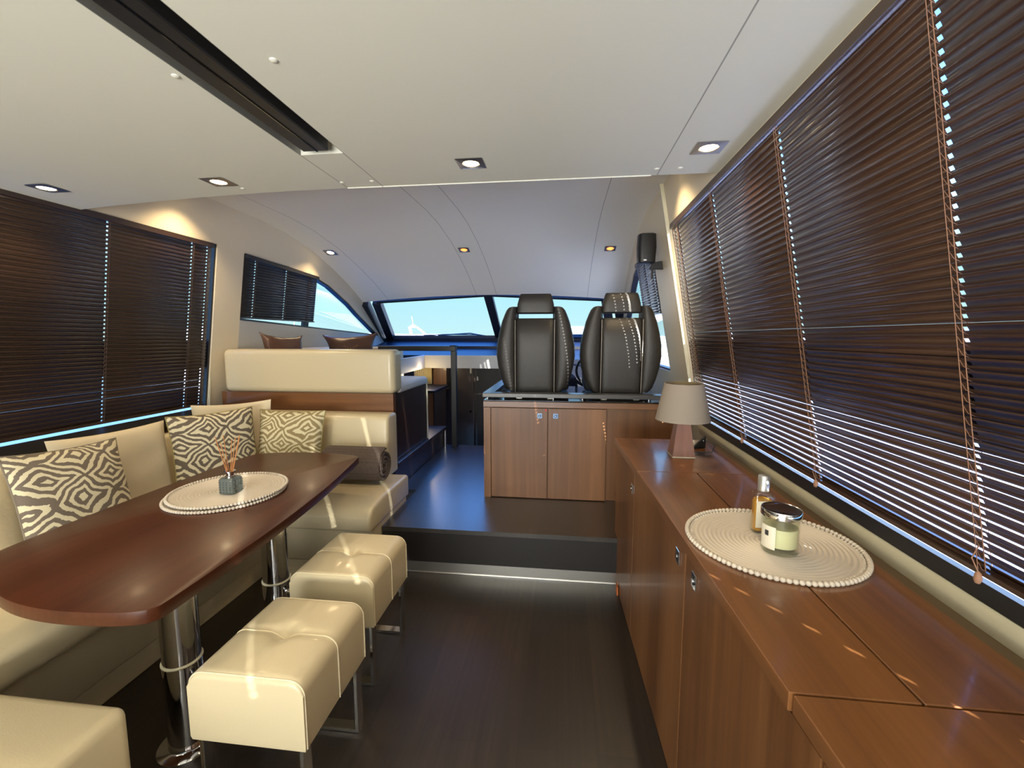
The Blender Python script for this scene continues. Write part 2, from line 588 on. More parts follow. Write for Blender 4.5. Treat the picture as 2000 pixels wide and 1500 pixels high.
# aft ceiling with a recess for the track
def ceil_z(x):
    if x < -0.965:
        t = (-0.965 - x) / 1.5
        return 2.012 - 0.052 * t * t - 0.006 * t
    return 2.012
bm = B()
def ceil_strip(bm, xs, y0, y1, ztop=2.12):
    pts = [(x, y0, ceil_z(x)) for x in xs]
    poly = pts + [(xs[-1], y0, ztop), (xs[0], y0, ztop)]
    add_prism(bm, poly, (0, y1 - y0, 0))
ceil_strip(bm, [-2.42, -2.2, -1.9, -1.6, -1.3, -0.965], -2.6, 1.93)
ceil_strip(bm, [-0.80, 0.375, 0.66], -2.6, 1.93)
add_box(bm, -0.965, -0.80, 1.575, 1.93, 2.012, 2.12)
add_box(bm, -0.965, -0.80, -2.6, 1.575, 2.085, 2.12)
ce = struct(link_mesh('ceiling', bm, M['ceil']))
# rim profile along the front edge and fascia up to the forward ceiling
bm = box(-2.40, 0.64, 1.93, 1.95, 2.02, 2.28)
struct(link_mesh('trim_4', bm, M['ceil_f']))
bm = tube([(-0.965, 1.928, 2.012), (0.35, 1.928, 2.012)], 0.004, 8)
struct(link_mesh('trim_5', bm, M['ceil'], smooth=True))
# screw caps on the headlining
for cx, cy in ((-0.70, 1.05), (-0.99, 1.08), (-0.955, 1.86), (-0.82, 1.86), (-1.42, 1.86), (0.36, 1.86), (-1.0, -0.2), (0.45, 1.86)):
    link_mesh('screw_cap', lathe([(0.010, 0.001), (0.009, -0.0025), (0.005, -0.0045), (0, -0.005)], (cx, cy, ceil_z(cx)), 16), M['ceil'], ce, True)

# forward ceiling sweeping down to the windscreen
prof = [(1.93, 2.245), (2.4, 2.245), (2.8, 2.243), (3.2, 2.235), (3.5, 2.21), (3.9, 2.14), (4.27, 2.04), (4.62, 1.925), (4.86, 1.83), (5.02, 1.765)]
def fz(y, x):
    s = (x + 0.87) / 1.45
    for (a, za), (b_, zb) in zip(prof, prof[1:]):
        if a <= y <= b_:
            z = za + (zb - za) * (y - a) / (b_ - a)
            break
    else:
        z = prof[-1][1]
    return z + 0.065 * (1 - s * s) * min(1, max(0, (y - 2.0) / 2.5))
bm = B()
xs = [-2.42 + 0.156 * i for i in range(21)]
ys = [1.93, 2.4, 2.8, 3.0, 3.2, 3.35, 3.5, 3.7, 3.9, 4.1, 4.27, 4.45, 4.62, 4.74, 4.86, 4.94, 5.02]
g = [[bm.verts.new((x, y, fz(y, x))) for x in xs] for y in ys]
g2 = [[bm.verts.new((x, y, fz(y, x) + 0.05)) for x in xs] for y in ys]
for i in range(len(ys) - 1):
    for j in range(len(xs) - 1):
        bm.faces.new((g[i][j], g[i + 1][j], g[i + 1][j + 1], g[i][j + 1]))
        bm.faces.new((g2[i][j], g2[i][j + 1], g2[i + 1][j + 1], g2[i + 1][j]))
for j in range(len(xs) - 1):
    bm.faces.new((g[-1][j], g2[-1][j], g2[-1][j + 1], g[-1][j + 1]))
cf = struct(link_mesh('ceiling_forward', bm, M['ceil_f'], smooth=True))
for cx, cy in ((-2.06, 2.9), (-2.06, 3.5), (-1.0, 2.55), (-1.0, 3.4), (-0.765, 2.6), (-0.765, 3.3), (0.262, 2.6), (0.262, 3.3), (-1.0, 4.2), (0.262, 3.9)):
    link_mesh('screw_cap', lathe([(0.008, 0.001), (0.007, -0.002), (0, -0.004)], (cx + 0.012, cy, fz(cy, cx)), 12), M['ceil'], cf, True)

# ---- side walls: panels following the lean; left opening y<2.79, pillar 2.79..3.04, arched window 3.04..5.57
def side(xf, sgn, pts, t=0.05):
    """wall panel polygon given as (y,z), thickness outward"""
    return prism([(xf(z), y, z) for y, z in pts], (sgn * t, 0, 0))
ZS, ZT = 0.845, 1.975
wl = B()
def sp(bm, xf, sgn, pts, t=0.05):
    add_prism(bm, [(xf(z), y, z) for y, z in pts], (sgn * t, 0, 0))
sp(wl, xl, -1, [(-2.6, ZT), (2.79, ZT), (2.79, 2.33), (-2.6, 2.33)])
sp(wl, xl, -1, [(2.79, 0.0), (3.04, 0.0), (3.04, 2.33), (2.79, 2.33)])
sp(wl, xl, -1, [(-2.6, 0.0), (2.79, 0.0), (2.79, ZS), (-2.6, ZS)])
arcL = [(3.04, 1.96), (3.28, 1.955), (3.54, 1.95), (3.84, 1.935), (4.03, 1.91), (4.25, 1.865), (4.42, 1.81), (4.70, 1.715), (4.92, 1.62), (5.25, 1.49), (5.57, 1.365)]
top = [(5.85, 1.29), (5.55, 1.44), (5.3, 1.58), (5.05, 1.74), (4.98, 1.82), (4.6, 1.97), (4.27, 2.08), (3.9, 2.18), (3.5, 2.25), (3.04, 2.33)]
sp(wl, xl, -1, arcL + top)
w1 = struct(link_mesh('wall_left', wl, M['wall']))
wl2 = B()
sp(wl2, xl, -1, [(3.04, 0.3), (5.85, 0.3), (5.85, 1.29), (5.57, 1.365), (3.04, 1.475)])
struct(link_mesh('wall_left_lower', wl2, M['wall_grey']))
struct(link_mesh('trim_6', bar((xl(1.96) + 0.004, 2.80, 2.30), (xl(0.8) + 0.004, 2.80, 0.8), 0.012, 0.012, (0, 1, 0)), M['strip']))

wr = B()
ZRT, ZRS = 2.0, 0.83
sp(wr, xr, 1, [(-2.6, ZRT), (2.74, ZRT), (2.74, 2.33), (-2.6, 2.33)])
sp(wr, xr, 1, [(2.74, 0.0), (3.28, 0.0), (3.28, 2.33), (2.74, 2.33)])
sp(wr, xr, 1, [(-2.6, 0.0), (2.74, 0.0), (2.74, ZRS), (-2.6, ZRS)])
arcR = [(3.28, 2.0), (3.6, 2.0), (3.9, 1.98), (4.2, 1.92), (4.42, 1.84), (4.70, 1.725), (4.92, 1.62), (5.25, 1.49), (5.57, 1.365)]
sp(wr, xr, 1, arcR + top[:-1] + [(3.28, 2.33)])
sp(wr, xr, 1, [(3.28, 0.3), (5.85, 0.3), (5.85, 1.29), (5.57, 1.365), (4.6, 1.10), (3.28, 1.10)])
w2 = struct(link_mesh('wall_right', wr, M['wall']))
struct(link_mesh('trim_7', bar((xr(2.3) - 0.005, 2.76, 2.3), (xr(0.87) - 0.005, 2.76, 0.87), 0.03, 0.02, (0, 1, 0), 0.006), M['strip']))

# aft bulkhead behind the viewer, open to the cockpit
bm = box(-2.75, -2.1, -2.65, -2.55, 0, 2.3)
add_box(bm, 0.25, 1.1, -2.65, -2.55, 0, 2.3)
add_box(bm, -2.1, 0.25, -2.65, -2.55, 1.95, 2.3)
struct(link_mesh('wall_aft', bm, M['wall']))
# unseen cockpit: overhang, deck, and side wall added to block sun from the doorway
bm = box(-2.9, 1.3, -6.5, -2.66, 2.1, 2.25)
add_box(bm, 1.1, 1.25, -6.5, -2.66, -0.1, 2.1)
add_box(bm, -2.9, 1.3, -6.5, -2.61, -0.12, -0.061)
struct(link_mesh('wall_cockpit_sunblock', bm, M['white_gel']))

# forward part: windscreen bulkhead, dash, companionway
bm = B()
add_prism(bm, [(-2.50, 5.0, 1.135), (-2.50, 5.85, 1.30), (-2.50, 5.85, 1.24), (-2.50, 5.0, 1.10)], (3.3, 0, 0))
ds = struct(link_mesh('trim_8', bm, M['navy']))
struct(link_mesh('trim_9', box(-2.5, 0.8, 5.35, 5.40, 1.20, 1.235), M['navy']))
bm = box(-1.62, 0.8, 4.98, 5.02, 0.985, 1.135)
add_prism(bm, [(-1.62, 5.02, 0.985), (-1.52, 2.95, 0.985), (-1.55, 2.95, 0.985), (-1.65, 5.02, 0.985)], (0, 0, 0.15))
struct(link_mesh('trim_10', bm, M['wall_grey']))

# companionway and cabin below
bm = box(-2.3, 1.0, 5.35, 5.4, -0.9, 1.1)
struct(link_mesh('wall_forward', bm, M['wood_dark']))
struct(link_mesh('floor_cabin', box(-2.3, 1.0, 4.2, 5.4, -0.95, -0.9), M['floor']))
struct(link_mesh('trim_11', box(-1.16, 1.0, 4.18, 4.2, -0.9, ZU - 0.026), M['wood_dark']))
d = struct(link_mesh('door_1', box(-1.37, -1.10, 5.30, 5.35, -0.9, 0.985, 0.004), M['wood_dark']))
link_mesh('lock', lathe([(0.016, 0), (0.016, 0.006), (0, 0.006)], (0, 0, 0), 16), M['chrome'], d, True).matrix_local = Matrix.Translation((-1.14, 5.299, 0.42)) @ Matrix.Rotation(PI / 2, 4, 'X')
link_mesh('latch_plate', box(-1.145, -1.125, 5.29, 5.30, 0.90, 0.97), M['strip'], d)
struct(link_mesh('wall_cabin', box(-1.06, -0.55, 5.30, 5.35, -0.9, 0.985), plain('grey_black_panel', (0.022, 0.02, 0.018), 0.6)))

# ---- windscreen: two raked panes, pillars and central mullion
def wsx(s, t):   # not a picture mapping: point on the raked screen, s 0..1 across, t 0..1 up
    return None
bl, br_ = (-2.36, 5.80, 1.345), (0.62, 5.80, 1.345)
tl, tr_ = (-2.21, 5.04, 1.765), (0.47, 5.04, 1.765)
cm_b, cm_t = (-0.87, 5.95, 1.345), (-0.87, 5.06, 1.835)
win = struct(link_mesh('window_1', bar(bl, cm_b, 0.07, 0.05), M['navy']))
def fr(a, b_, w=0.07, h=0.05, up=(0, 0.5, 0.8)):
    link_mesh('window_frame', bar(a, b_, w, h, up), M['navy'], win)
fr(cm_b, br_)
fr(tl, cm_t, 0.03, 0.03); fr(cm_t, tr_, 0.03, 0.03)
fr(bl, tl, 0.10, 0.08); fr(br_, tr_, 0.10, 0.08)
fr(cm_b, cm_t, 0.10, 0.05)
fr((-2.50, 5.86, 1.28), (-2.36, 5.02, 1.76), 0.10, 0.1); fr((0.78, 5.86, 1.28), (0.60, 5.02, 1.76), 0.10, 0.1)
for a, b_, c_, d_ in ((bl, cm_b, cm_t, tl), (cm_b, br_, tr_, cm_t)):
    link_mesh('pane', prism([a, b_, c_, d_], (0, 0.006, 0.004)), M['glass'], win)
bm = prism([(-2.50, 5.80, 1.245), (-2.50, 5.85, 1.245), (-2.50, 6.0, 1.33), (-2.50, 5.78, 1.33)], (3.3, 0, 0))
struct(link_mesh('trim_12', bm, M['navy']))

# side windows: glass, black frames
def side_window(name, xf, sgn, y0, y1, z0, z1, band=None, poly=None, off=0.05, verticals=()):
    t = 0.02
    fr_ = B()
    if poly is None:
        poly = [(y0, z0), (y1, z0), (y1, z1), (y0, z1)]
    n = len(poly)
    for i in range(n):
        (ya, za), (yb, zb) = poly[i], poly[(i + 1) % n]
        add_bar(fr_, (xf(za) + sgn * 0.035, ya, za), (xf(zb) + sgn * 0.035, yb, zb), 0.03, 0.05, (sgn, 0, 0))
    w = struct(link_mesh(name, fr_, M['black']))
    if band:
        bm = B()
        add_prism(bm, [(xf(band[0]) + sgn * off, y0, band[0]), (xf(band[0]) + sgn * (off + t), y0, band[0]), (xf(band[1]) + sgn * (off + t), y0, band[1]), (xf(band[1]) + sgn * off, y0, band[1])], (0, y1 - y0, 0))
        link_mesh('mullion', bm, M['black'], w)
    for yv in verticals:
        link_mesh('mullion', bar((xf(z0) + sgn * off, yv, z0), (xf(z1) + sgn * off, yv, z1), 0.06, 0.03, (1, 0, 0)), M['black'], w)
    link_mesh('pane', prism([(xf(z) + sgn * off, y, z) for y, z in poly], (sgn * 0.005, 0, 0)), M['glass'], w)
    return w
side_window('window_2', xl, -1, -2.5, 2.79, 0.815, 1.99, band=(1.13, 1.33))
side_window('window_3', xr, 1, -2.5, 2.74, 0.80, 2.01, band=(1.14, 1.34))
side_window('window_4', xl, -1, 3.04, 5.57, 1.47, 1.95, poly=arcL + [(3.04, 1.475)], verticals=())
link_mesh('mullion', bar((xl(1.46) - 0.04, 3.93, 1.42), (xl(1.9) - 0.04, 3.93, 1.92), 0.09, 0.02, (1, 0, 0)), M['black'], bpy.data.objects['window_4'])
side_window('window_5', xr, 1, 3.28, 5.57, 1.10, 1.95, poly=arcR + [(4.6, 1.10), (3.28, 1.10)])

# sills below the blinds
struct(link_mesh('trim_13', prism([(-2.56, -2.5, 0.835), (-2.31, -2.5, 0.83), (-2.30, -2.5, 0.85), (-2.46, -2.5, 0.868), (-2.56, -2.5, 0.845)], (0, 5.28, 0)), M['black']))
struct(link_mesh('trim_14', prism([(-2.56, -2.5, 0.70), (-2.385, -2.5, 0.775), (-2.335, -2.5, 0.83), (-2.56, -2.5, 0.834)], (0, 5.28, 0)), M['ledge']))
struct(link_mesh('trim_15', prism([(0.90, -2.5, 0.80), (0.818, -2.5, 0.836), (0.822, -2.5, 0.872), (0.90, -2.5, 0.838)], (0, 5.22, 0)), M['black']))
struct(link_mesh('trim_16', prism([(0.90, -2.5, 0.76), (0.832, -2.5, 0.76), (0.820, -2.5, 0.803), (0.820, -2.5, 0.835), (0.90, -2.5, 0.80)], (0, 5.22, 0), 0.006, 2), M['strip'], smooth=True))
struct(link_mesh('trim_17', box(0.755, 0.84, -2.5, 2.39, 0.72, 0.775), M['ledge']))

# ================================================================ VENETIAN BLINDS
def blind(label, xf, sgn, y0, y1, z0, z1, cords, mat, cmat, pitch=0.0218, group=None, knobs=(), off=0.004, slot=0.0095, tilt=66, droop=0.0):
    t = thing('venetian_blind', label, 'blind', (xf(z0), y0, z0), group=group)
    bm = B()
    n = int((z1 - 0.03 - z0) / pitch) + 1
    ch = 0.0255
    th = math.radians(tilt)
    brk = [y0]
    for c in sorted(cords):
        brk += [c - slot / 2, c + slot / 2]
    brk.append(y1)
    for i in range(n):
        z = z0 + 0.017 + i * pitch
        x = xf(z) + sgn * off
        prof_ = []
        tt = th + math.radians(random.uniform(-1.0, 1.0))
        dz_ = random.uniform(-0.0007, 0.0007)
        for k in range(7):
            u = k / 6 - 0.5
            cu = 0.0018 * (1 - (2 * u) ** 2)
            prof_.append((x + sgn * (u * ch * math.cos(tt) + cu * math.sin(tt)), z + dz_ - u * ch * math.sin(tt) + cu * math.cos(tt)))
        for j in range(len(brk) - 1):
            sl = j % 2 == 1
            ya, yb = brk[j], brk[j + 1]
            va = [bm.verts.new((p[0], ya, p[1])) for p in prof_]
            vb = [bm.verts.new((p[0], yb, p[1])) for p in prof_]
            for k in range(6):
                if sl and k in (2, 3):
                    continue
                bm.faces.new((va[k], va[k + 1], vb[k + 1], vb[k]))
    bmesh.ops.remove_doubles(bm, verts=bm.verts, dist=1e-5)
    so = link_mesh('slats', bm, mat, t, True, angle=60)
    md = so.modifiers.new('thickness', 'SOLIDIFY')
    md.thickness = 0.0004
    md.offset = 0
    link_mesh('headrail', bar((xf(z1) + sgn * 0.005, y0, z1 - 0.014), (xf(z1) + sgn * 0.005, y1, z1 - 0.014 - droop), 0.03, 0.03), mat, t)
    link_mesh('bottom_rail', bar((xf(z0) + sgn * (off + 0.013), y0, z0 + 0.005), (xf(z0) + sgn * (off + 0.013), y1, z0 + 0.005), 0.050, 0.010, bevel=0.001), mat, t)
    for c in cords:
        cb = B()
        for side_ in (-1, 1):
            x_a = xf(z0) + sgn * (off + side_ * 0.0125)
            x_b = xf(z1 - 0.03) + sgn * (off + side_ * 0.0125)
            add_tube(cb, [(x_a, c + 0.004, z0), (x_b, c + 0.004, z1 - 0.03)], 0.0007, 4)
        add_tube(cb, [(xf(z0) + sgn * off - sgn * 0.004, c - 0.002, z0), (xf(z1) + sgn * off - sgn * 0.004, c - 0.002, z1 - 0.03)], 0.0008, 4)
        for i in range(n):
            z = z0 + 0.017 + i * pitch
            x = xf(z) + sgn * off
            add_tube(cb, [(x - sgn * 0.0125, c + 0.004, z + 0.008), (x - sgn * 0.010, c - 0.003, z - 0.004), (x + sgn * 0.008, c - 0.001, z - 0.012)], 0.0006, 3)
        link_mesh('ladder_cord', cb, cmat, t)
    for c in knobs:
        xk = xf(z0) - sgn * 0.012
        kb = lathe([(0.001, 0.012), (0.005, 0.008), (0.007, -0.004), (0.004, -0.012), (0, -0.012)], (xk, c, z0 - 0.004), 12)
        add_tube(kb, [(xk, c, z0 + 0.005), (xk - sgn * 0.006, c + 0.01, z0 + 0.03), (xk - sgn * 0.003, c + 0.002, z0 + 0.06)], 0.0012, 5)
        link_mesh('cord_knob', kb, M['cord'], t, True)
    return t

blind('large dark brown venetian blind covering the left window above the cream sofa', xl, -1, -2.45, 2.745, 0.877, 1.972,
      [2.71, 2.59, 2.07, 1.5, 0.93, 0.3, -0.4], M['slat_l'], M['cord_d'])
blind('large dark wood venetian blind covering the right window behind the sideboard', xr, 1, -2.45, 2.70, 0.890, 2.0,
      [2.655, 2.58, 2.03, 1.45, 0.90, 0.33, -0.24, -0.81, -1.38, -1.95], M['slat'], M['cord'], knobs=(1.45, 0.90, 2.03, 0.33), tilt=60)
blind('small black venetian blind half covering the arched left window above the dinette', xl, -1, 3.043, 4.02, 1.49, 1.962,
      [3.17, 3.55, 3.88], M['black'], M['cord_d'], pitch=0.021, droop=0.04)
blind('small dark blind in the arched right window behind the wall speaker', xr, 1, 3.30, 3.98, 1.52, 1.975,
      [3.38, 3.62, 3.88], M['slat_l'], M['cord_d'], pitch=0.021)

# ================================================================ CEILING THINGS
t = thing('roof_track', 'long black metal track set in the ceiling recess', 'track', (-0.87, 1.5, 2.05))
link_mesh('rail', box(-0.925, -0.83, -2.5, 1.53, 2.003, 2.084, 0.004, 2), M['black'], t)
link_mesh('end_screw', box(-0.915, -0.885, 1.530, 1.534, 2.008, 2.018), M['chrome'], t)
link_mesh('rib', box(-0.874, -0.870, -2.5, 1.529, 2.000, 2.004), M['black_gloss'], t)

def downlight_proto(warm=True, s=0.052):
    o = thing('downlight', 'x', 'ceiling light')
    bm = B()
    vs = [bm.verts.new((a * s, b_ * s, -0.001)) for a, b_ in ((-1, -1), (1, -1), (1, 1), (-1, 1))]
    n = 32
    ring = [bm.verts.new((0.034 * math.cos(2 * PI * (k + 0.5) / n) , 0.034 * math.sin(2 * PI * (k + 0.5) / n), -0.003)) for k in range(n)]
    ring2 = [bm.verts.new((0.030 * math.cos(2 * PI * (k + 0.5) / n), 0.030 * math.sin(2 * PI * (k + 0.5) / n), 0.004)) for k in range(n)]
    q = n // 4
    def cor(k):
        a = 2 * PI * (k + 0.5) / n
        if a < PI / 2: return vs[2]
        if a < PI: return vs[3]
        if a < 1.5 * PI: return vs[0]
        return vs[1]
    for k in range(n):
        k2 = (k + 1) % n
        c1, c2 = cor(k), cor(k2)
        if c1 is c2:
            bm.faces.new((ring[k], ring[k2], c1))
        else:
            bm.faces.new((ring[k], ring[k2], c2, c1))
        bm.faces.new((ring[k], ring2[k], ring2[k2], ring[k2]))
    local_part('bezel', bm, M['frame_metal'], o)
    local_part('lamp', lathe([(0, 0.002), (0.029, 0.002), (0.029, 0.006), (0, 0.006)], (0, 0, -0.003), 24), M['lamp_warm'] if warm else M['lamp_red'], o)
    ld = bpy.data.lights.new('bulb', 'SPOT')
    ld.spot_size = math.radians(118)
    ld.spot_blend = 0.6
    ld.shadow_soft_size = 0.03
    ld.energy = 9 if warm else 1.5
    ld.color = (1.0, 0.74, 0.42) if warm else (1.0, 0.2, 0.05)
    lo = bpy.data.objects.new('bulb', ld)
    C.objects.link(lo)
    lo.parent = o
    lo.location = (0, 0, -0.012)
    return o
dl = downlight_proto(True)
dr = downlight_proto(False, 0.048)
def place_light(proto, first, loc, label, tilt=0.0, energy=None):
    o = proto if first else copy_tree(proto)
    o.location = loc
    o.rotation_euler = (tilt, 0, 0)
    o['label'] = label
    o['group'] = 'square ceiling downlights'
    if energy is not None:
        for ch in o.children:
            if ch.type == 'LIGHT':
                ch.data = ch.data.copy()
                ch.data.energy = energy
    return o
def slope(x, y):
    return math.atan2(fz(y + 0.05, x) - fz(y - 0.05, x), 0.1)
place_light(dl, True, (-0.36, 1.72, ceil_z(-0.36) - 0.001), 'square downlight nearest the middle of the main ceiling')
place_light(dl, False, (-1.46, 1.77, ceil_z(-1.46) - 0.001), 'square downlight on the ceiling left of the black track end')
place_light(dl, False, (-2.17, 1.67, ceil_z(-2.17) - 0.001), 'square downlight close above the large left blind', energy=7)
place_light(dl, False, (0.50, 1.68, ceil_z(0.5) - 0.001), 'square downlight close above the large right blind')
place_light(dl, False, (-2.17, 3.95, fz(3.95, -2.17) - 0.004), 'small lit downlight over the arched left window', slope(-2.17, 3.95), 10)
for x_, y_, w_ in ((-0.36, 0.3, 'just above the viewer'), (0.50, 0.3, 'above the near end of the sideboard'), (-1.46, 0.3, 'left of the track, above the bench end'), (-2.17, 0.3, 'by the left blind above the bench end'), (-0.36, -1.2, 'behind the viewer in the middle'), (-1.46, -1.2, 'behind the viewer, left of the track'), (0.5, -1.2, 'behind the viewer beside the right blind')):
    place_light(dl, False, (x_, y_, ceil_z(x_) - 0.001), 'added unseen ceiling downlight ' + w_, energy=7 if y_ > 0 else 4)  # unseen lamps added to light the saloon from outside the view
place_light(dl, False, (-2.13, 2.45, fz(2.45, -2.13) - 0.004), 'square downlight tucked behind the ceiling edge at the left wall', energy=20)
place_light(dl, False, (0.42, 2.42, fz(2.42, 0.42) - 0.004), 'square downlight tucked behind the ceiling edge at the right wall', energy=20)
place_light(dr, True, (-0.92, 4.05, fz(4.05, -0.92) - 0.004), 'small red downlight in the middle of the sloping forward ceiling', slope(-0.92, 4.05))
place_light(dr, False, (0.40, 4.0, fz(4.0, 0.40) - 0.004), 'small red downlight on the sloping ceiling near the speaker', slope(0.4, 4.0))

t = thing('wall_speaker', 'black loudspeaker mounted high on the cream right pillar', 'speaker', (0.54, 3.0, 1.93))
bm = B()
add_loft(bm, [(0.535, 3.02, 1.83, 0.045, 0.04), (0.535, 3.02, 1.834, 0.056, 0.052), (0.535, 3.02, 1.93, 0.060, 0.056), (0.535, 3.02, 2.012, 0.056, 0.052), (0.535, 3.02, 2.018, 0.045, 0.04)], 32, 4)
link_mesh('cabinet', bm, M['black'], t, True, angle=35)
link_mesh('bracket', prism([(0.56, 3.04, 1.80), (0.652, 3.04, 1.795), (0.644, 3.04, 1.85), (0.585, 3.04, 1.84)], (0, 0.03, 0), 0.003, 2), M['black'], t)
link_mesh('cable_stub', box(0.575, 0.590, 3.04, 3.055, 1.735, 1.80), M['black'], t)
link_mesh('badge', box(0.512, 0.53, 2.966, 2.969, 1.842, 1.848), M['chrome'], t)

# ================================================================ HELM CABINET + SEATS
CY = 2.82
t = thing('helm_cabinet', 'walnut cabinet with two doors below the helm seats', 'cabinet', (-0.1, CY, ZU))
link_mesh('body', box(-0.52, 0.29, CY + 0.02, 3.60, ZU, 0.927), M['woodz'], t)
link_mesh('top_rail', box(-0.522, 0.62, CY - 0.004, CY + 0.02, 0.888, 0.927, 0.002, 1), M['woodx'], t)
link_mesh('stile', box(-0.52, -0.474, CY, CY + 0.02, ZU, 0.884), M['woodz'], t)
def latch(parent, x, y, z, facing='y'):
    bm = B()
    s = 0.017
    if facing == 'y':
        add_box(bm, x - s, x + s, y - 0.004, y, z - s, z + s, 0.0012, 2)
        la = link_mesh('latch', bm, M['chrome'], parent)
        rb = B()
        add_tube(rb, [(x, y - 0.007, z), (x, y - 0.004, z)], 0.010, 18)
        r_ = link_mesh('turn_ring', rb, M['black'], la)
        rb = B()
        add_tube(rb, [(x, y - 0.010, z), (x, y - 0.004, z)], 0.006, 14)
        link_mesh('push_button', rb, M['chrome'], la)
    return la
for a, b_, lx in ((-0.470, -0.096, -0.147), (-0.090, 0.284, -0.043)):
    dd = link_mesh('door', box(a, b_, CY, CY + 0.019, ZU + 0.004, 0.884, 0.0015, 1), M['woodz'], t)
    latch(dd, lx, CY, 0.835)
link_mesh('side_panel', box(0.29, 0.78, CY + 0.03, CY + 0.06, ZU, 0.888), M['woodz'], t)
link_mesh('warning_tag', box(-0.112, -0.102, CY - 0.002, CY, 0.866, 0.880), plain('red_tag', (0.6, 0.02, 0.03), 0.5), t)

t = thing('helm_platform_top', 'glossy black top with raised grey rail above the walnut helm cabinet', 'counter', (-0.1, 3.2, 0.93))
link_mesh('top', box(-0.52, 0.68, CY - 0.002, 3.68, 0.9275, 0.936, 0.002, 2), M['black_gloss'], t)
bm = box(-0.525, 0.69, CY - 0.02, CY + 0.06, 0.955, 0.983, 0.003, 2)
add_box(bm, -0.525, -0.455, CY + 0.06, 3.68, 0.955, 0.983, 0.003, 2)
link_mesh('fiddle_rail', bm, plain('dark_grey_satin', (0.045, 0.045, 0.048), 0.3), t)
for px_, py_ in ((-0.497, 2.85), (-0.06, 2.85), (0.13, 2.85), (0.55, 2.85), (-0.49, 3.5)):
    link_mesh('post', tube([(px_, py_, 0.936), (px_, py_, 0.955)], 0.006, 12), M['chrome'], t, True)

def helm_chair(cx, cy, label):
    t = thing('helm_chair', label, 'chair', (cx, cy, 0.937), group='pair of black leather helm seats')
    def W(z):      # half width of the shell with height above base
        pts = [(0.02, 0.188), (0.06, 0.226), (0.15, 0.260), (0.26, 0.280), (0.36, 0.275), (0.45, 0.258), (0.54, 0.234), (0.60, 0.206), (0.625, 0.182)]
        for (a, wa), (b_, wb) in zip(pts, pts[1:]):
            if z <= b_:
                return wa + (wb - wa) * max(0, (z - a)) / (b_ - a)
        return pts[-1][1]
    zs_ = [0.02, 0.03, 0.06, 0.12, 0.2, 0.28, 0.36, 0.44, 0.52, 0.57, 0.60, 0.618, 0.625]
    for s in (-1, 1):
        bm = B()
        rings = []
        for i, z in enumerate(zs_):
            w = W(z)
            d_ = 0.075
            if i == 0 or i == len(zs_) - 1: d_ = 0.03; w -= 0.012
            inner = 0.128
            c_ = s * (inner + w) / 2
            rings.append((c_, 0.02 - 0.03 * math.sin(z * 4), z, (w - inner) / 2, d_))
        add_loft(bm, rings, 28, 2.5)
        local_part('side_bolster', bm, M['blackleather'], t, True)
    bm = B()
    rings = [(0, -0.01, 0.018, 0.125, 0.05), (0, -0.012, 0.03, 0.134, 0.062), (0, -0.02, 0.15, 0.136, 0.066), (0, -0.034, 0.3, 0.136, 0.066), (0, -0.036, 0.42, 0.136, 0.064), (0, -0.022, 0.525, 0.134, 0.058), (0, -0.018, 0.542, 0.125, 0.045)]
    add_loft(bm, rings, 36, 6)
    local_part('backrest', bm, M['blackleather'], t, True)
    for s in (-1, 1):
        st = tube([(s * 0.136, -0.078 - 0.028 * math.sin(z * 4), z) for z in (0.03, 0.1, 0.2, 0.3, 0.42, 0.53)], 0.0016, 6)
        local_part('seam_stitching', st, M['thread'], t)
    bm = B()
    rings = [(0, -0.01, 0.575, 0.125, 0.035), (0, -0.01, 0.583, 0.132, 0.046), (0, -0.01, 0.64, 0.128, 0.05), (0, -0.008, 0.695, 0.114, 0.046), (0, -0.006, 0.712, 0.106, 0.036)]
    add_loft(bm, rings, 36, 5)
    local_part('headrest', bm, M['blackleather'], t, True)
    for s in (-1, 1):
        local_part('headrest_post', tube([(s * 0.129, 0.0, 0.50), (s * 0.129, 0.0, 0.60)], 0.008, 10), M['black'], t, True)
    local_part('seat_cushion', add_box(B(), -0.24, 0.24, 0.06, 0.50, 0.02, 0.14, 0.03, 4), M['blackleather'], t, True)
    bm = B()
    add_box(bm, -0.15, 0.15, 0.0, 0.4, 0.0, 0.02, 0.003, 1)
    local_part('seat_base', bm, M['black'], t)
    for s in (-1, 1):
        hb = add_box(B(), s * 0.11 - 0.02, s * 0.11 + 0.02, -0.075, -0.055, 0.0, 0.018)
        local_part('hinge', hb, M['steel'], t)
    return t
helm_chair(-0.195, 3.12, 'black leather helm seat on the left with a clear slot below its headrest')
helm_chair(0.395, 3.12, 'black leather helm seat on the right beside the cream pillar')
# steering console ahead of the seats
t = thing('helm_console', 'dark dashboard console ahead of the helm seats', 'console', (0.2, 4.4, 0.93))
bm = prism([(-0.30, 4.3, 0.27), (-0.30, 4.98, 0.27), (-0.30, 4.98, 1.14), (-0.30, 4.55, 1.12), (-0.30, 4.3, 0.95)], (1.05, 0, 0), 0.01, 2)
link_mesh('body', bm, M['navy'], t)
bm = B()
for k in range(24):
    a, a2 = 2 * PI * k / 24, 2 * PI * (k + 1) / 24
    add_tube(bm, [(0.3 + 0.17 * math.cos(a), 4.22 - 0.06 * math.sin(a), 1.03 + 0.16 * math.sin(a)), (0.3 + 0.17 * math.cos(a2), 4.22 - 0.06 * math.sin(a2), 1.03 + 0.16 * math.sin(a2))], 0.012, 8)
add_tube(bm, [(0.3, 4.22, 1.03), (0.3, 4.36, 0.99)], 0.03, 12)
link_mesh('steering_wheel', bm, M['black'], t, True)

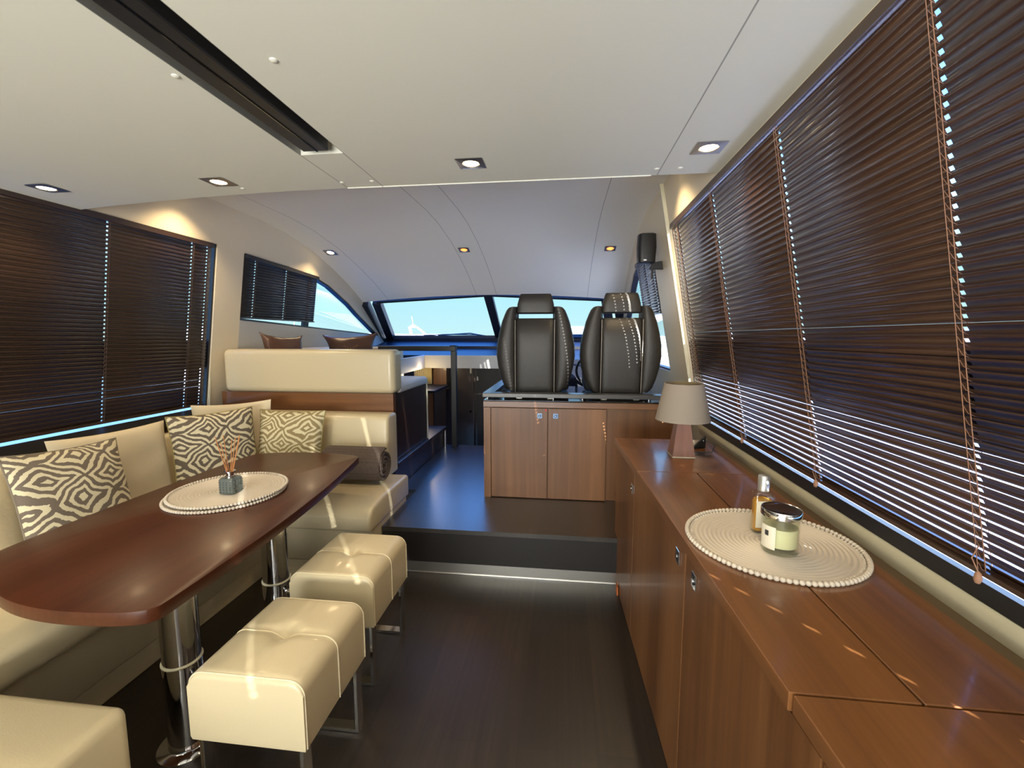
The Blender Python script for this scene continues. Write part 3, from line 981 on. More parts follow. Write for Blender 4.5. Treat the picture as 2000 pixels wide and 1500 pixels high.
# ================================================================ RIGHT SIDEBOARD
def xf_(y):
    return 0.303 + 0.040 * (2.30 - y)
t = thing('sideboard', 'long walnut sideboard under the right window with chrome latches', 'sideboard', (0.55, 1.2, 0))
def quadp(y0, y1, xa, xb, z0, z1, bev=0.0):
    """panel between y0,y1; xa, xb functions of y"""
    return prism([(xa(y0), y0, z0), (xb(y0), y0, z0), (xb(y1), y1, z0), (xa(y1), y1, z0)], (0, 0, z1 - z0), bev, 1)
X76 = lambda y: 0.755
link_mesh('body', quadp(-2.2, 2.385, lambda y: xf_(y) + 0.02, X76, 0.0, 0.765), M['wood_dark'], t)
link_mesh('shadow_rail', quadp(-2.2, 2.385, lambda y: xf_(y) + 0.006, lambda y: xf_(y) + 0.03, 0.755, 0.767), M['black'], t)
def sb_latch(dd, y, z):
    x = xf_(y)
    s = 0.021
    la = link_mesh('latch', box(x - 0.004, x, y - 0.017, y + 0.017, z - s, z + s, 0.001, 1), M['chrome'], dd)
    link_mesh('turn_ring', tube([(x - 0.006, y, z), (x - 0.004, y, z)], 0.011, 18), M['black'], la)
    link_mesh('push_button', tube([(x - 0.008, y, z), (x - 0.004, y, z)], 0.007, 14), M['chrome'], la)
for y0, y1, ly, lz in ((1.905, 2.385, 1.94, 0.675), (1.205, 1.900, 1.265, 0.71), (0.605, 1.200, 1.125, 0.715), (-0.05, 0.600, 0.06, 0.71), (-0.7, -0.055, -0.12, 0.71), (-1.4, -0.705, -0.77, 0.71), (-2.2, -1.405, -1.47, 0.71)):
    dd = link_mesh('door', quadp(y0, y1 - 0.003, xf_, lambda y: xf_(y) + 0.02, 0.004, 0.755), M['woodz'], t)
    if ly > -0.5:
        sb_latch(dd, ly, lz)
xo = lambda y: xf_(y) - 0.012
def topp(name, y0, y1, xa, xb):
    link_mesh(name, quadp(y0, y1, xa, xb, 0.767, 0.80, 0.0015), M['woody'], t)
topp('top_panel', 1.797, 2.39, xo, lambda y: 0.765)
topp('top_panel', 0.668, 1.793, xo, lambda y: 0.545)
topp('top_panel', 0.668, 1.793, lambda y: 0.549, lambda y: 0.765)
topp('top_panel', -2.2, 0.664, lambda y: xo(y) + 0.004, lambda y: 0.765)
link_mesh('edge_offcut', box(0.296, 0.302, 2.20, 2.25, 0.0, 0.045), M['orange_wood'], t)

# table lamp
LX, LY = 0.555, 2.07
t = thing('table_lamp', 'small lamp with taupe shade and tapered wooden base on the sideboard', 'lamp', (LX, LY, 0.80))
bm = B()
rg = []
for z, w in ((0.0, 0.050), (0.17, 0.027)):
    rg.append([bm.verts.new((LX + a * w, LY + b_ * w, 0.801 + z)) for a, b_ in ((-1, -1), (1, -1), (1, 1), (-1, 1))])
bm.faces.new(rg[0][::-1]); bm.faces.new(rg[1])
for k in range(4):
    bm.faces.new((rg[0][k], rg[0][(k + 1) % 4], rg[1][(k + 1) % 4], rg[1][k]))
ba = link_mesh('base', bm, M['wood_lamp'], t)
link_mesh('foot', box(LX - 0.05, LX + 0.05, LY - 0.05, LY + 0.05, 0.8, 0.8035), M['strip'], t)
link_mesh('socket', tube([(LX, LY, 0.965), (LX, LY, 1.03)], 0.012, 14), M['chrome'], t, True)
sh = link_mesh('lamp_shade', lathe([(0.121, 0.0), (0.086, 0.170), (0.084, 0.170), (0.119, 0.0)], (LX, LY, 0.968), 64), M['shade'], t, True)
link_mesh('shade_lining', lathe([(0.1185, 0.002), (0.0835, 0.169), (0.083, 0.169), (0.118, 0.002)], (LX, LY, 0.968), 64), M['shade_in'], sh, True)
bm = tube([(LX, LY, 1.03), (LX, LY, 1.13)], 0.002, 8)
for a in (0.3, 0.3 + 2 * PI / 3, 0.3 + 4 * PI / 3):
    add_tube(bm, [(LX, LY, 1.128), (LX + 0.084 * math.cos(a), LY + 0.084 * math.sin(a), 1.132)], 0.0015, 6)
link_mesh('shade_carrier', bm, M['chrome'], t, True)
link_mesh('cord', tube([(LX + 0.04, LY + 0.03, 0.806), (LX + 0.09, LY + 0.03, 0.806), (LX + 0.145, LY + 0.02, 0.812), (LX + 0.175, LY + 0.08, 0.835), (LX + 0.185, LY + 0.2, 0.82), (LX + 0.2, LY + 0.3, 0.805)], 0.003, 8), M['black'], t, True)
t = thing('phone_stand', 'small black wedge standing on the sideboard behind the lamp', 'stand', (0.66, 2.16, 0.8))
bm = prism([(0.640, 2.19, 0.8005), (0.712, 2.22, 0.8005), (0.712, 2.22, 0.86)], (-0.004, 0.012, 0), 0.001, 1)
link_mesh('body', bm, M['black'], t)

# placemats
def placemat(label, loc, r, group=None, rings=16):
    t = thing('placemat', label, 'placemat', loc, group=group)
    prof_ = [(0, 0.0045)]
    rr = 0.012
    k = 0
    while rr < r - 0.012:
        prof_.append((rr, 0.0052 if k % 2 else 0.0026))
        rr += (r - 0.02) / (rings * 2)
        k += 1
    prof_ += [(r - 0.006, 0.003), (r - 0.006, 0.0), (0, 0.0)]
    local_part('disc', lathe(prof_, (0, 0, 0), 90), M['mat'], t, True)
    bm = B()
    n = int(2 * PI * r / 0.0125)
    for i in range(n):
        a = 2 * PI * i / n
        bmesh.ops.create_icosphere(bm, subdivisions=2, radius=0.0066, matrix=Matrix.Translation((r * math.cos(a), r * math.sin(a), 0.0060)) @ Matrix.Diagonal((1, 1, 0.95, 1)))
        if i % 1 == 0:
            a2 = a + PI / n
            r2_ = r - 0.0105
            bmesh.ops.create_icosphere(bm, subdivisions=1, radius=0.0046, matrix=Matrix.Translation((r2_ * math.cos(a2), r2_ * math.sin(a2), 0.0042)))
    local_part('beaded_edge', bm, M['mat'], t, True)
    return t
placemat('round white beaded placemat on the sideboard under the candle', (0.560, 1.19, 0.80), 0.208)
TZ = 0.68
placemat('lower of the two white beaded placemats stacked on the dining table', (-1.425, 1.655, TZ), 0.222, 'stacked placemats')
placemat('upper white beaded placemat on the dining table, under the reed diffuser', (-1.420, 1.665, TZ + 0.0130), 0.219, 'stacked placemats')

# candle jar
cx, cy = 0.555, 1.125
t = thing('candle', 'cream candle in a clear glass jar with a chrome lid', 'candle', (cx, cy, 0.805))
link_mesh('jar', lathe([(0, 0), (0.035, 0), (0.037, 0.004), (0.037, 0.085), (0.0345, 0.085), (0.0345, 0.016), (0, 0.014)], (cx, cy, 0.8055), 48), M['jar_glass'], t, True)
link_mesh('wax', lathe([(0, 0.0), (0.034, 0.0), (0.034, 0.042), (0, 0.041)], (cx, cy, 0.8225), 40), M['wax'], t, True)
link_mesh('lid', lathe([(0, 0.014), (0.036, 0.014), (0.039, 0.016), (0.040, 0.014), (0.040, 0.0), (0.036, -0.002), (0, -0.002)], (cx, cy, 0.889), 48), M['chrome'], t, True)
def curved_label(r, a0, a1, z0, z1, c):
    bm = B()
    n = 10
    va = [bm.verts.new((c[0] + r * math.cos(a0 + (a1 - a0) * i / n), c[1] + r * math.sin(a0 + (a1 - a0) * i / n), z0)) for i in range(n + 1)]
    vb = [bm.verts.new((c[0] + r * math.cos(a0 + (a1 - a0) * i / n), c[1] + r * math.sin(a0 + (a1 - a0) * i / n), z1)) for i in range(n + 1)]
    for i in range(n):
        bm.faces.new((va[i], va[i + 1], vb[i + 1], vb[i]))
    return bm
lb = link_mesh('label', curved_label(0.0376, math.radians(176), math.radians(232), 0.818, 0.870, (cx, cy)), M['paper'], t)
link_mesh('label_mark', curved_label(0.0380, math.radians(196), math.radians(210), 0.847, 0.859, (cx, cy)), M['ink'], lb)

t.scale = (1.15, 1.15, 1.12)
t.location = (0.557, 1.138, 0.805)
# perfume bottle
cx, cy = 0.545, 1.232
t = thing('fragrance_bottle', 'amber fragrance bottle with silver cap behind the candle jar', 'bottle', (cx, cy, 0.805))
def bottle_shell(w, d_, h, z0):
    bm = B()
    add_loft(bm, [(cx, cy, z0, w * 0.96, d_ * 0.96), (cx, cy, z0 + 0.003, w, d_), (cx, cy, z0 + h - 0.012, w, d_), (cx, cy, z0 + h - 0.003, w * 0.86, d_ * 0.86), (cx, cy, z0 + h, w * 0.5, d_ * 0.6)], 36, 5)
    return bm
link_mesh('liquid', bottle_shell(0.0235, 0.0155, 0.092, 0.811), M['amber'], t, True)
link_mesh('glass_body', bottle_shell(0.0265, 0.0185, 0.118, 0.8055), M['jar_glass'], t, True)
link_mesh('cap', lathe([(0, 0), (0.0145, 0), (0.0145, 0.040), (0.0125, 0.043), (0, 0.043)], (cx, cy, 0.924), 36), M['cap'], t, True)
lb = link_mesh('label', box(cx - 0.023, cx + 0.010, cy - 0.0195, cy - 0.0188, 0.822, 0.898), M['paper'], t)
bm = box(cx - 0.012, cx + 0.002, cy - 0.0200, cy - 0.0195, 0.880, 0.888)
link_mesh('label_mark', bm, M['orange_ink'], lb)

t.location = (0.561, 1.252, 0.805)
# ================================================================ TABLE
t = thing('dining_table', 'walnut dining table with curved ends on two chrome pedestals', 'table', (-1.35, 1.6, 0))
pts = [(-0.995, 0.945), (-1.005, 0.905), (-1.04, 0.885), (-1.12, 0.872), (-1.25, 0.868), (-1.38, 0.885), (-1.50, 0.925), (-1.62, 0.985), (-1.72, 1.06), (-1.76, 1.13),
       (-1.775, 1.5), (-1.775, 1.9), (-1.77, 2.13), (-1.755, 2.235), (-1.70, 2.285), (-1.58, 2.315), (-1.45, 2.328), (-1.32, 2.326), (-1.20, 2.305), (-1.14, 2.275), (-1.125, 2.24),
       (-1.09, 2.05), (-1.055, 1.85), (-1.025, 1.6), (-1.005, 1.35), (-0.997, 1.1)]
def catmull(p, k=6):
    out = []
    n_ = len(p)
    for i in range(n_):
        a, b_, c_, d_ = (Vector(p[(i + q) % n_]) for q in (-1, 0, 1, 2))
        for m_ in range(k):
            u = m_ / k
            out.append(0.5 * ((2 * b_) + (c_ - a) * u + (2 * a - 5 * b_ + 4 * c_ - d_) * u * u + (3 * b_ - a - 3 * c_ + d_) * u ** 3))
    return out
bm = prism([(p.x, p.y, TZ - 0.036) for p in catmull(pts)[::-1]], (0, 0, 0.036), 0.0022, 2)
link_mesh('tabletop', bm, M['table'], t, True, angle=50)
for ly in (1.185, 1.66):
    lx = -1.225
    pr = [(0, 0.0), (0.088, 0.0), (0.088, 0.005), (0.060, 0.009), (0.056, 0.012), (0.056, 0.30), (0, 0.30)]
    pe = link_mesh('pedestal', lathe(pr, (lx, ly, 0.001), 48), M['chrome'], t, True)
    link_mesh('inner_tube', lathe([(0.053, 0.30), (0.053, 0.642), (0, 0.642)], (lx, ly, 0.001), 48), M['chrome'], pe, True)
    link_mesh('white_collar', lathe([(0.055, -0.003), (0.0575, -0.002), (0.0575, 0.002), (0.053, 0.003)], (lx, ly, 0.305), 48), M['strip'], pe, True)
    kb = B()
    a = math.radians(-15)
    add_tube(kb, [(lx + 0.05 * math.cos(a), ly + 0.05 * math.sin(a), 0.262), (lx + 0.074 * math.cos(a), ly + 0.074 * math.sin(a), 0.262)], 0.008, 14)
    add_tube(kb, [(lx + 0.074 * math.cos(a), ly + 0.074 * math.sin(a), 0.262), (lx + 0.09 * math.cos(a), ly + 0.09 * math.sin(a), 0.262)], 0.016, 18)
    link_mesh('clamp_knob', kb, M['chrome'], pe, True)

# reed diffuser
cx, cy = -1.385, 1.63
z0 = TZ + 0.0130 + 0.0045
t = thing('reed_diffuser', 'grey square reed diffuser with orange reeds on the table placemat', 'diffuser', (cx, cy, z0))
bm = B()
add_loft(bm, [(cx, cy, z0, 0.030, 0.030), (cx, cy, z0 + 0.004, 0.034, 0.034), (cx, cy, z0 + 0.060, 0.034, 0.034), (cx, cy, z0 + 0.066, 0.029, 0.029), (cx, cy, z0 + 0.068, 0.014, 0.014)], 32, 5)
for s in range(2):
    for i in range(4):
        for j in range(5):
            px_ = -0.022 + i * 0.0148
            zz = 0.010 + j * 0.0105
            if s == 0:
                c_ = (cx + px_, cy - 0.0335, z0 + zz)
            else:
                c_ = (cx + 0.0335, cy + px_, z0 + zz)
            bmesh.ops.create_icosphere(bm, subdivisions=1, radius=0.0045, matrix=Matrix.Translation(c_))
link_mesh('bottle', bm, M['diff'], t, True)
link_mesh('collar', lathe([(0.019, 0.0), (0.019, 0.006), (0.014, 0.008), (0.014, 0.020), (0.022, 0.022), (0.022, 0.026), (0.012, 0.027), (0.012, 0.0)], (cx, cy, z0 + 0.067), 36), M['chrome'], t, True)
for dx, dy, h in ((-0.066, 0.01, 0.175), (-0.045, -0.01, 0.165), (-0.036, 0.02, 0.18), (-0.030, -0.005, 0.155), (0.035, 0.0, 0.175), (0.045, 0.012, 0.185), (0.028, -0.012, 0.17), (0.055, 0.0, 0.18)):
    link_mesh('reed', tube([(cx - dx * 0.10, cy - dy * 0.1, z0 + 0.02), (cx + dx, cy + dy, z0 + 0.06 + h)], 0.0016, 6), M['reed'], t)

# ================================================================ STOOLS
def stool_proto():
    t = thing('stool', 'x', 'stool', group='cube stools beside the table')
    bm = B()
    w, d_, z0_, z1_ = 0.168, 0.178, 0.247, 0.452
    # tufted block: grid top with dimple, rounded shoulders
    n = 36
    SN = lambda i: math.sin(PI / 2 * (-1 + 2 * i / n))
    def top_z(u, v):
        r2 = (u * u + v * v)
        dip = 0.020 * math.exp(-r2 / 0.03)
        seam = 0.006 * math.exp(-(v / 0.05) ** 2) * (1 - abs(u) ** 4) + 0.003 * math.exp(-(u / 0.05) ** 2) * (1 - abs(v) ** 4)
        return z1_ + 0.006 * (1 - u * u) * (1 - v * v) - dip - seam
    def pos(u, v):
        return u, v
    R_ = 0.042
    grid = []
    for i in range(n + 1):
        row = []
        v = SN(i)
        for j in range(n + 1):
            u = SN(j)
            x, y = u * w, v * d_
            # shoulders
            ex = max(0, abs(x) - (w - R_)) / R_
            ey = max(0, abs(y) - (d_ - R_ * 0.45)) / (R_ * 0.45)
            drop = R_ * (1 - math.sqrt(max(0, 1 - min(1, ex) ** 2))) + R_ * 0.45 * (1 - math.sqrt(max(0, 1 - min(1, ey) ** 2)))
            row.append(bm.verts.new((x, y, top_z(u, v) - min(drop, R_))))
        grid.append(row)
    for i in range(n):
        for j in range(n):
            bm.faces.new((grid[i][j], grid[i][j + 1], grid[i + 1][j + 1], grid[i + 1][j]))
    ring = [grid[0][j] for j in range(n + 1)] + [grid[i][n] for i in range(1, n + 1)] + [grid[n][j] for j in range(n - 1, -1, -1)] + [grid[i][0] for i in range(n - 1, 0, -1)]
    low = []
    for f_, zz in ((1.0, 0.36), (1.0, 0.262), (0.985, 0.25), (0.96, 0.247)):
        low.append([bm.verts.new((v.co.x * f_, v.co.y * f_, min(zz, v.co.z - 0.002))) for v in ring])
    m_ = len(ring)
    prev = ring
    for rr in low:
        for k in range(m_):
            bm.faces.new((prev[k], rr[k], rr[(k + 1) % m_], prev[(k + 1) % m_]))
        prev = rr
    bm.faces.new(prev)
    bmesh.ops.recalc_face_normals(bm, faces=bm.faces)
    se = local_part('seat', bm, M['leather'], t, True)
    # piping: centre band over the top and down the sides, outline of the end faces
    bm = B()
    def crossline(yv, r=0.0018, lift=0.0012):
        v = yv / d_
        P = []
        for j in range(n + 1):
            u = SN(j)
            x = u * w
            ex = max(0, abs(x) - (w - R_)) / R_
            ey = max(0, abs(yv) - (d_ - R_ * 0.45)) / (R_ * 0.45)
            drop = R_ * (1 - math.sqrt(max(0, 1 - min(1, ex) ** 2))) + R_ * 0.45 * (1 - math.sqrt(max(0, 1 - min(1, ey) ** 2)))
            P.append((x, yv, top_z(u, v) - min(drop, R_) + lift))
        P = [(-w - lift, yv, 0.255), (-w - lift, yv, 0.38)] + P[1:-1] + [(w + lift, yv, 0.38), (w + lift, yv, 0.255)]
        add_tube(bm, P, r, 6)
    crossline(0.0)
    local_part('centre_piping', bm, M['piping'], t, True)
    for s in (-1, 1):
        bm = B()
        crossline(s * (d_ - 0.008), 0.0016, 0.0006)
        local_part('edge_piping', bm, M['piping'], t, True)
    for s in (-1, 1):
        bm = B()
        yy = s * (d_ - 0.028)
        for sx in (-1, 1):
            add_box(bm, sx * (w - 0.02) - 0.006, sx * (w - 0.02) + 0.006, yy - 0.018, yy + 0.018, 0.0, 0.247, 0.001, 1)
        add_box(bm, -(w - 0.026), w - 0.026, yy - 0.018, yy + 0.018, 0.0, 0.012, 0.001, 1)
        local_part('leg_frame', bm, M['chrome'], t)
        for sx in (-1, 1):
            local_part('foot_pad', add_tube(B(), [(sx * (w - 0.02), yy - s * 0.0, -0.0005), (sx * (w - 0.02), yy, 0.003)], 0.006, 10), M['strip'], t)
    return t
st = stool_proto()
st.location = (-0.832, 1.150, 0.001)
st['label'] = 'cream leather cube stool nearer the viewer, chrome legs'
s2 = copy_tree(st)
s2.location = (-0.866, 1.648, 0.001)
s2['label'] = 'cream leather cube stool farther away, close to the step'

# ================================================================ LOWER SOFA (L/U shape)
SZ = 0.435
t = thing('corner_sofa', 'cream leather corner sofa wrapping around the dining table', 'sofa', (-1.9, 1.8, 0))
# plinths
link_mesh('plinth', box(-2.3, -1.672, 0.89, 2.2, 0.0, 0.095, 0.004, 2), M['leather'], t)
link_mesh('plinth', box(-1.675, -1.03, 2.19, 2.29, 0.0, 0.095, 0.004, 2), M['leather'], t)
link_mesh('bench_front', prism([(-2.3, 0.89, 0.098), (-1.668, 0.89, 0.098), (-1.64, 0.89, 0.33), (-2.3, 0.89, 0.33)], (0, 1.27, 0), 0.004, 2), M['leather'], t)
link_mesh('bench_front', prism([(-1.68, 2.19, 0.098), (-1.68, 2.70, 0.098), (-1.68, 2.70, 0.33), (-1.68, 2.165, 0.33)], (0.655, 0, 0), 0.004, 2), M['leather'], t)
def seatpad(x0, x1, y0, y1, z0_, z1_, r):
    return box(x0, x1, y0, y1, z0_, z1_, r, 5)
link_mesh('seat_cushion', seatpad(-2.34, -1.60, 0.89, 2.20, 0.315, SZ, 0.035), M['leather'], t, True)
bm = B()
# transverse seat: rolled front edge, right end overhanging the step
poly = [(2.13, 0.30), (2.12, 0.36), (2.13, 0.40), (2.17, 0.435), (2.30, SZ + 0.012), (2.72, SZ + 0.006), (2.72, 0.30)]
add_prism(bm, [(-2.2, y, z) for y, z in poly], (1.19, 0, 0), 0.022, 4)
link_mesh('seat_cushion', bm, M['leather'], t, True, angle=50)
# backrests
bm = prism([(-2.20, 0.89, 0.42), (-2.36, 0.89, 0.42), (-2.36, 0.89, 0.785), (-2.27, 0.89, 0.79)], (0, 1.89, 0), 0.03, 4)
link_mesh('backrest', bm, M['leather'], t, True, angle=50)
bm = prism([(-2.28, 2.66, 0.42), (-2.28, 2.86, 0.42), (-2.28, 2.86, 0.835), (-2.28, 2.74, 0.838), (-2.28, 2.70, 0.82)], (1.145, 0, 0), 0.022, 4)
link_mesh('backrest', bm, M['leather'], t, True, angle=50)
link_mesh('wood_trim', box(-2.385, -2.36, 0.89, 2.78, 0.74, 0.787), M['woody'], t)
# near return seat of the U
t = thing('bench_end', 'cream leather bench end in the lower left corner of the view', 'bench', (-1.6, 0.5, 0))
bm = box(-2.25, -1.07, -0.15, 0.885, 0.015, 0.435, 0.03, 5)
link_mesh('seat', bm, M['leather'], t, True)
bm = tube([(-2.2, 0.875, 0.425), (-1.09, 0.868, 0.425), (-1.078, 0.86, 0.425), (-1.078, -0.1, 0.425)], 0.0012, 6)
link_mesh('stitching', tube([(-1.079, 0.855, 0.40), (-1.079, -0.1, 0.40)], 0.0025, 6), M['piping'], t)
bm.free()

# ---- cushions
def pillow_mesh(w, h, thick, pinch=0.10, n=26, wr=0.0, seed=0):
    rnd = random.Random(seed)
    ph = [rnd.uniform(0, 6.28) for _ in range(6)]
    bm = B()
    sides = []
    for s in (-1, 1):
        g_ = []
        for i in range(n + 1):
            row = []
            v = -1 + 2 * i / n
            for j in range(n + 1):
                u = -1 + 2 * j / n
                ed = (1 - u ** 4) * (1 - v ** 4)
                x = u * w / 2 * (1 - pinch * (1 - v * v) * abs(u) ** 3 * 0.6 )
                z = v * h / 2 * (1 - pinch * (1 - u * u) * abs(v) ** 3 * 0.6)
                th = thick / 2 * (max(0, (1 - u * u) * (1 - v * v)) ** 0.42)
                th += wr * ed * (math.sin(u * 6 + v * 4 + ph[0]) * 0.5 + math.sin(v * 9 - u * 3 + ph[1]) * 0.3 + math.sin((u * v) * 12 + ph[2]) * 0.35)
                row.append(bm.verts.new((x, s * max(th, 0.0015), z)))
            g_.append(row)
        for i in range(n):
            for j in range(n):
                q = (g_[i][j], g_[i][j + 1], g_[i + 1][j + 1], g_[i + 1][j])
                bm.faces.new(q if s < 0 else q[::-1])
        sides.append(g_)
    bmesh.ops.remove_doubles(bm, verts=bm.verts, dist=0.0001)
    a, b_ = sides
    bd = [(i, 0) for i in range(n)] + [(n, j) for j in range(n)] + [(i, n) for i in range(n, 0, -1)] + [(0, j) for j in range(n, 0, -1)]
    for k in range(len(bd)):
        p, q = bd[k], bd[(k + 1) % len(bd)]
        try:
            bm.faces.new((a[p[0]][p[1]], a[q[0]][q[1]], b_[q[0]][q[1]], b_[p[0]][p[1]]))
        except Exception:
            pass
    bmesh.ops.recalc_face_normals(bm, faces=bm.faces)
    return bm
def cushion(label, mat, center, w, h, thick, rz, lean, roll=0.0, wr=0.0, seed=0, pipe=None, name='cushion', pinch=0.10):
    """face looks along local -Y; rz turns it about Z, lean tips the top back"""
    o = thing(name, label, 'cushion', center)
    o.rotation_euler = (Matrix.Rotation(rz, 3, 'Z') @ Matrix.Rotation(-lean, 3, 'X') @ Matrix.Rotation(roll, 3, 'Y')).to_euler()
    local_part('cover', pillow_mesh(w, h, thick, wr=wr, seed=seed, pinch=pinch), mat, o, True)
    if pipe:
        bm = B()
        P = []
        n = 20
        def ep(u, v):
            return (u * w / 2 * (1 - pinch * (1 - v * v) * abs(u) ** 3 * 0.6), 0, v * h / 2 * (1 - pinch * (1 - u * u) * abs(v) ** 3 * 0.6))
        for k in range(n): P.append(ep(-1 + 2 * k / n, 1))
        for k in range(n): P.append(ep(1, 1 - 2 * k / n))
        for k in range(n): P.append(ep(1 - 2 * k / n, -1))
        for k in range(n + 1): P.append(ep(-1, -1 + 2 * k / n))
        add_tube(bm, P, 0.0032, 6)
        local_part('piping', bm, pipe, o, True)
    return o
D = math.radians
grey_pipe = plain('grey_piping', (0.22, 0.19, 0.15), 0.8)
olive_pipe = plain('olive_piping', (0.30, 0.25, 0.10), 0.8)
cushion('plain cream cushion cut off by the left edge of the view', M['plain_cushion'], (-2.10, 1.225, 0.66), 0.44, 0.43, 0.12, D(93), D(12), wr=0.004, seed=1)
cushion('large grey ikat cushion leaning at the left end of the sofa', M['ikat1'], (-2.00, 1.53, 0.675), 0.41, 0.46, 0.12, D(88), D(16), D(3), wr=0.003, seed=2, pipe=grey_pipe)
cushion('large plain cream cushion between the two grey ikat cushions', M['plain_cushion'], (-2.145, 1.83, 0.675), 0.53, 0.46, 0.11, D(87), D(7), D(1), wr=0.005, seed=3)
cushion('grey-brown ikat cushion in the sofa corner behind the reed diffuser', M['ikat2'], (-2.00, 2.27, 0.69), 0.45, 0.46, 0.12, D(64), D(8), wr=0.003, seed=4, pipe=olive_pipe)
cushion('plain cream cushion standing in the far sofa corner', M['plain_cushion'], (-2.115, 2.545, 0.70), 0.47, 0.46, 0.085, D(19), D(7), D(-3), wr=0.005, seed=5)
cushion('beige ikat cushion against the far backrest left of the rolled blanket', M['ikat3'], (-1.73, 2.55, 0.675), 0.44, 0.42, 0.11, D(2), D(13), wr=0.003, seed=6, pipe=olive_pipe)

# ---- rolled blanket
cx, cy, cz = -1.275, 2.535, SZ + 0.122
t = thing('rolled_blanket', 'rolled grey-brown waffle blanket on the far seat', 'blanket', (cx, cy, cz))
bm = B()
turns, n = 3.2, 90
inn, out = [], []
Rm = 0.104
L0, L1 = cx - 0.20, cx + 0.185
def spir(a, off_):
    r = 0.018 + (Rm - 0.018) * a / (turns * 2 * PI) + off_
    return (cy + r * math.cos(-a + 2.6), cz + r * math.sin(-a + 2.6) * 0.96)
rows = []
for xx in [L0, L0 + 0.012, cx, L1 - 0.012, L1]:
    sh_ = 0.006 if xx in (L0, L1) else 0.0
    o_, i_ = [], []
    for k in range(n + 1):
        a = turns * 2 * PI * k / n
        p = spir(a, 0.0105 - sh_)
        q_ = spir(a, -0.0105 + sh_)
        o_.append(bm.verts.new((xx, p[0], p[1])))
        i_.append(bm.verts.new((xx, q_[0], q_[1])))
    rows.append((o_, i_))
for (o1, i1), (o2, i2) in zip(rows, rows[1:]):
    for k in range(n):
        bm.faces.new((o1[k], o1[k + 1], o2[k + 1], o2[k]))
        bm.faces.new((i1[k], i2[k], i2[k + 1], i1[k + 1]))
    bm.faces.new((o1[0], o2[0], i2[0], i1[0]))
    bm.faces.new((o1[n], i1[n], i2[n], o2[n]))
for o_, i_ in (rows[0], rows[-1]):
    for k in range(n):
        bm.faces.new((o_[k], i_[k], i_[k + 1], o_[k + 1]))
bmesh.ops.recalc_face_normals(bm, faces=bm.faces)
link_mesh('roll', bm, M['towel'], t, True, angle=60)

# ================================================================ RAISED DINETTE
DY = 2.87
t = thing('dinette_bench', 'raised cream dinette bench with walnut back panel above the sofa', 'bench', (-1.8, DY, 0.46))
link_mesh('backrest', box(-2.44, -1.155, DY, DY + 0.17, 0.955, 1.262, 0.04, 6), M['leather'], t, True)
link_mesh('back_panel', box(-2.46, -1.166, DY + 0.004, DY + 0.05, 0.472, 0.957), M['woodx'], t)
link_mesh('side_panel', box(-1.20, -1.168, DY + 0.05, 3.62, 0.475, 0.945), M['wood_dark'], t)
link_mesh('panel_edge', box(-1.20, -1.163, 3.62, 3.64, 0.475, 1.0, 0.002, 1), M['strip'], t)
link_mesh('seat_cushion', box(-2.40, -1.158, DY + 0.12, 3.63, 0.945, 1.015, 0.025, 4), M['wall_grey'], t, True)
link_mesh('wall_backrest', box(-2.42, -2.31, 3.05, 4.24, 1.02, 1.25, 0.03, 4), M['leather'], t, True)
link_mesh('far_backrest', box(-2.42, -1.66, 4.25, 4.42, 0.475, 1.25, 0.03, 4), M['leather'], t, True)
t2 = thing('dinette_platform', 'dark wood platform step carrying the raised dinette bench', 'platform', (-1.6, 3.4, ZU))
bm = box(-2.45, -1.138, DY - 0.005, 4.15, 0.435, 0.470, 0.002, 1)
link_mesh('top', bm, M['wood_dark'], t2)
link_mesh('riser', box(-2.45, -1.165, DY, 4.13, 0.001, 0.435), M['wood_dark'], t2)
link_mesh('support_post', tube([(-1.148, 4.12, ZU), (-1.148, 4.12, 0.435)], 0.011, 14), M['chrome'], t2, True)

cushion('brown satin cushion with peaked corners on the raised dinette, left one', M['brown_cushion'], (-2.20, 3.24, 1.20), 0.35, 0.37, 0.12, D(64), D(18), D(4), wr=0.008, seed=8, pinch=0.35)
c7 = cushion('brown satin cushion with gold stitching on the dinette, right one', M['brown_cushion'], (-2.05, 4.05, 1.21), 0.52, 0.36, 0.14, D(22), D(16), D(-3), wr=0.008, seed=9, pinch=0.40)
bm = B()
for k in range(7):
    a = D(200 + k * 23)
    add_tube(bm, [(0.05 * math.cos(a), -0.078, 0.05 + 0.03 * math.sin(a)), (0.075 * math.cos(a), -0.077, 0.05 + 0.05 * math.sin(a))], 0.0022, 5)
local_part('gold_embroidery', bm, plain('gold_thread', (0.35, 0.17, 0.05), 0.5), c7)

# ---- handrail at the companionway
t = thing('companionway_rail', 'black square-section handrail with one post beside the companionway', 'handrail', (-1.05, 4.19, ZU))
link_mesh('post', box(-1.075, -1.025, 4.10, 4.16, ZU, 1.215, 0.003, 1), M['black'], t)
link_mesh('rail', box(-1.80, -1.025, 4.09, 4.17, 1.215, 1.262, 0.003, 1), M['black'], t)
link_mesh('corner_cap', box(-1.08, -1.02, 4.085, 4.175, 1.262, 1.268), M['black_gloss'], t)

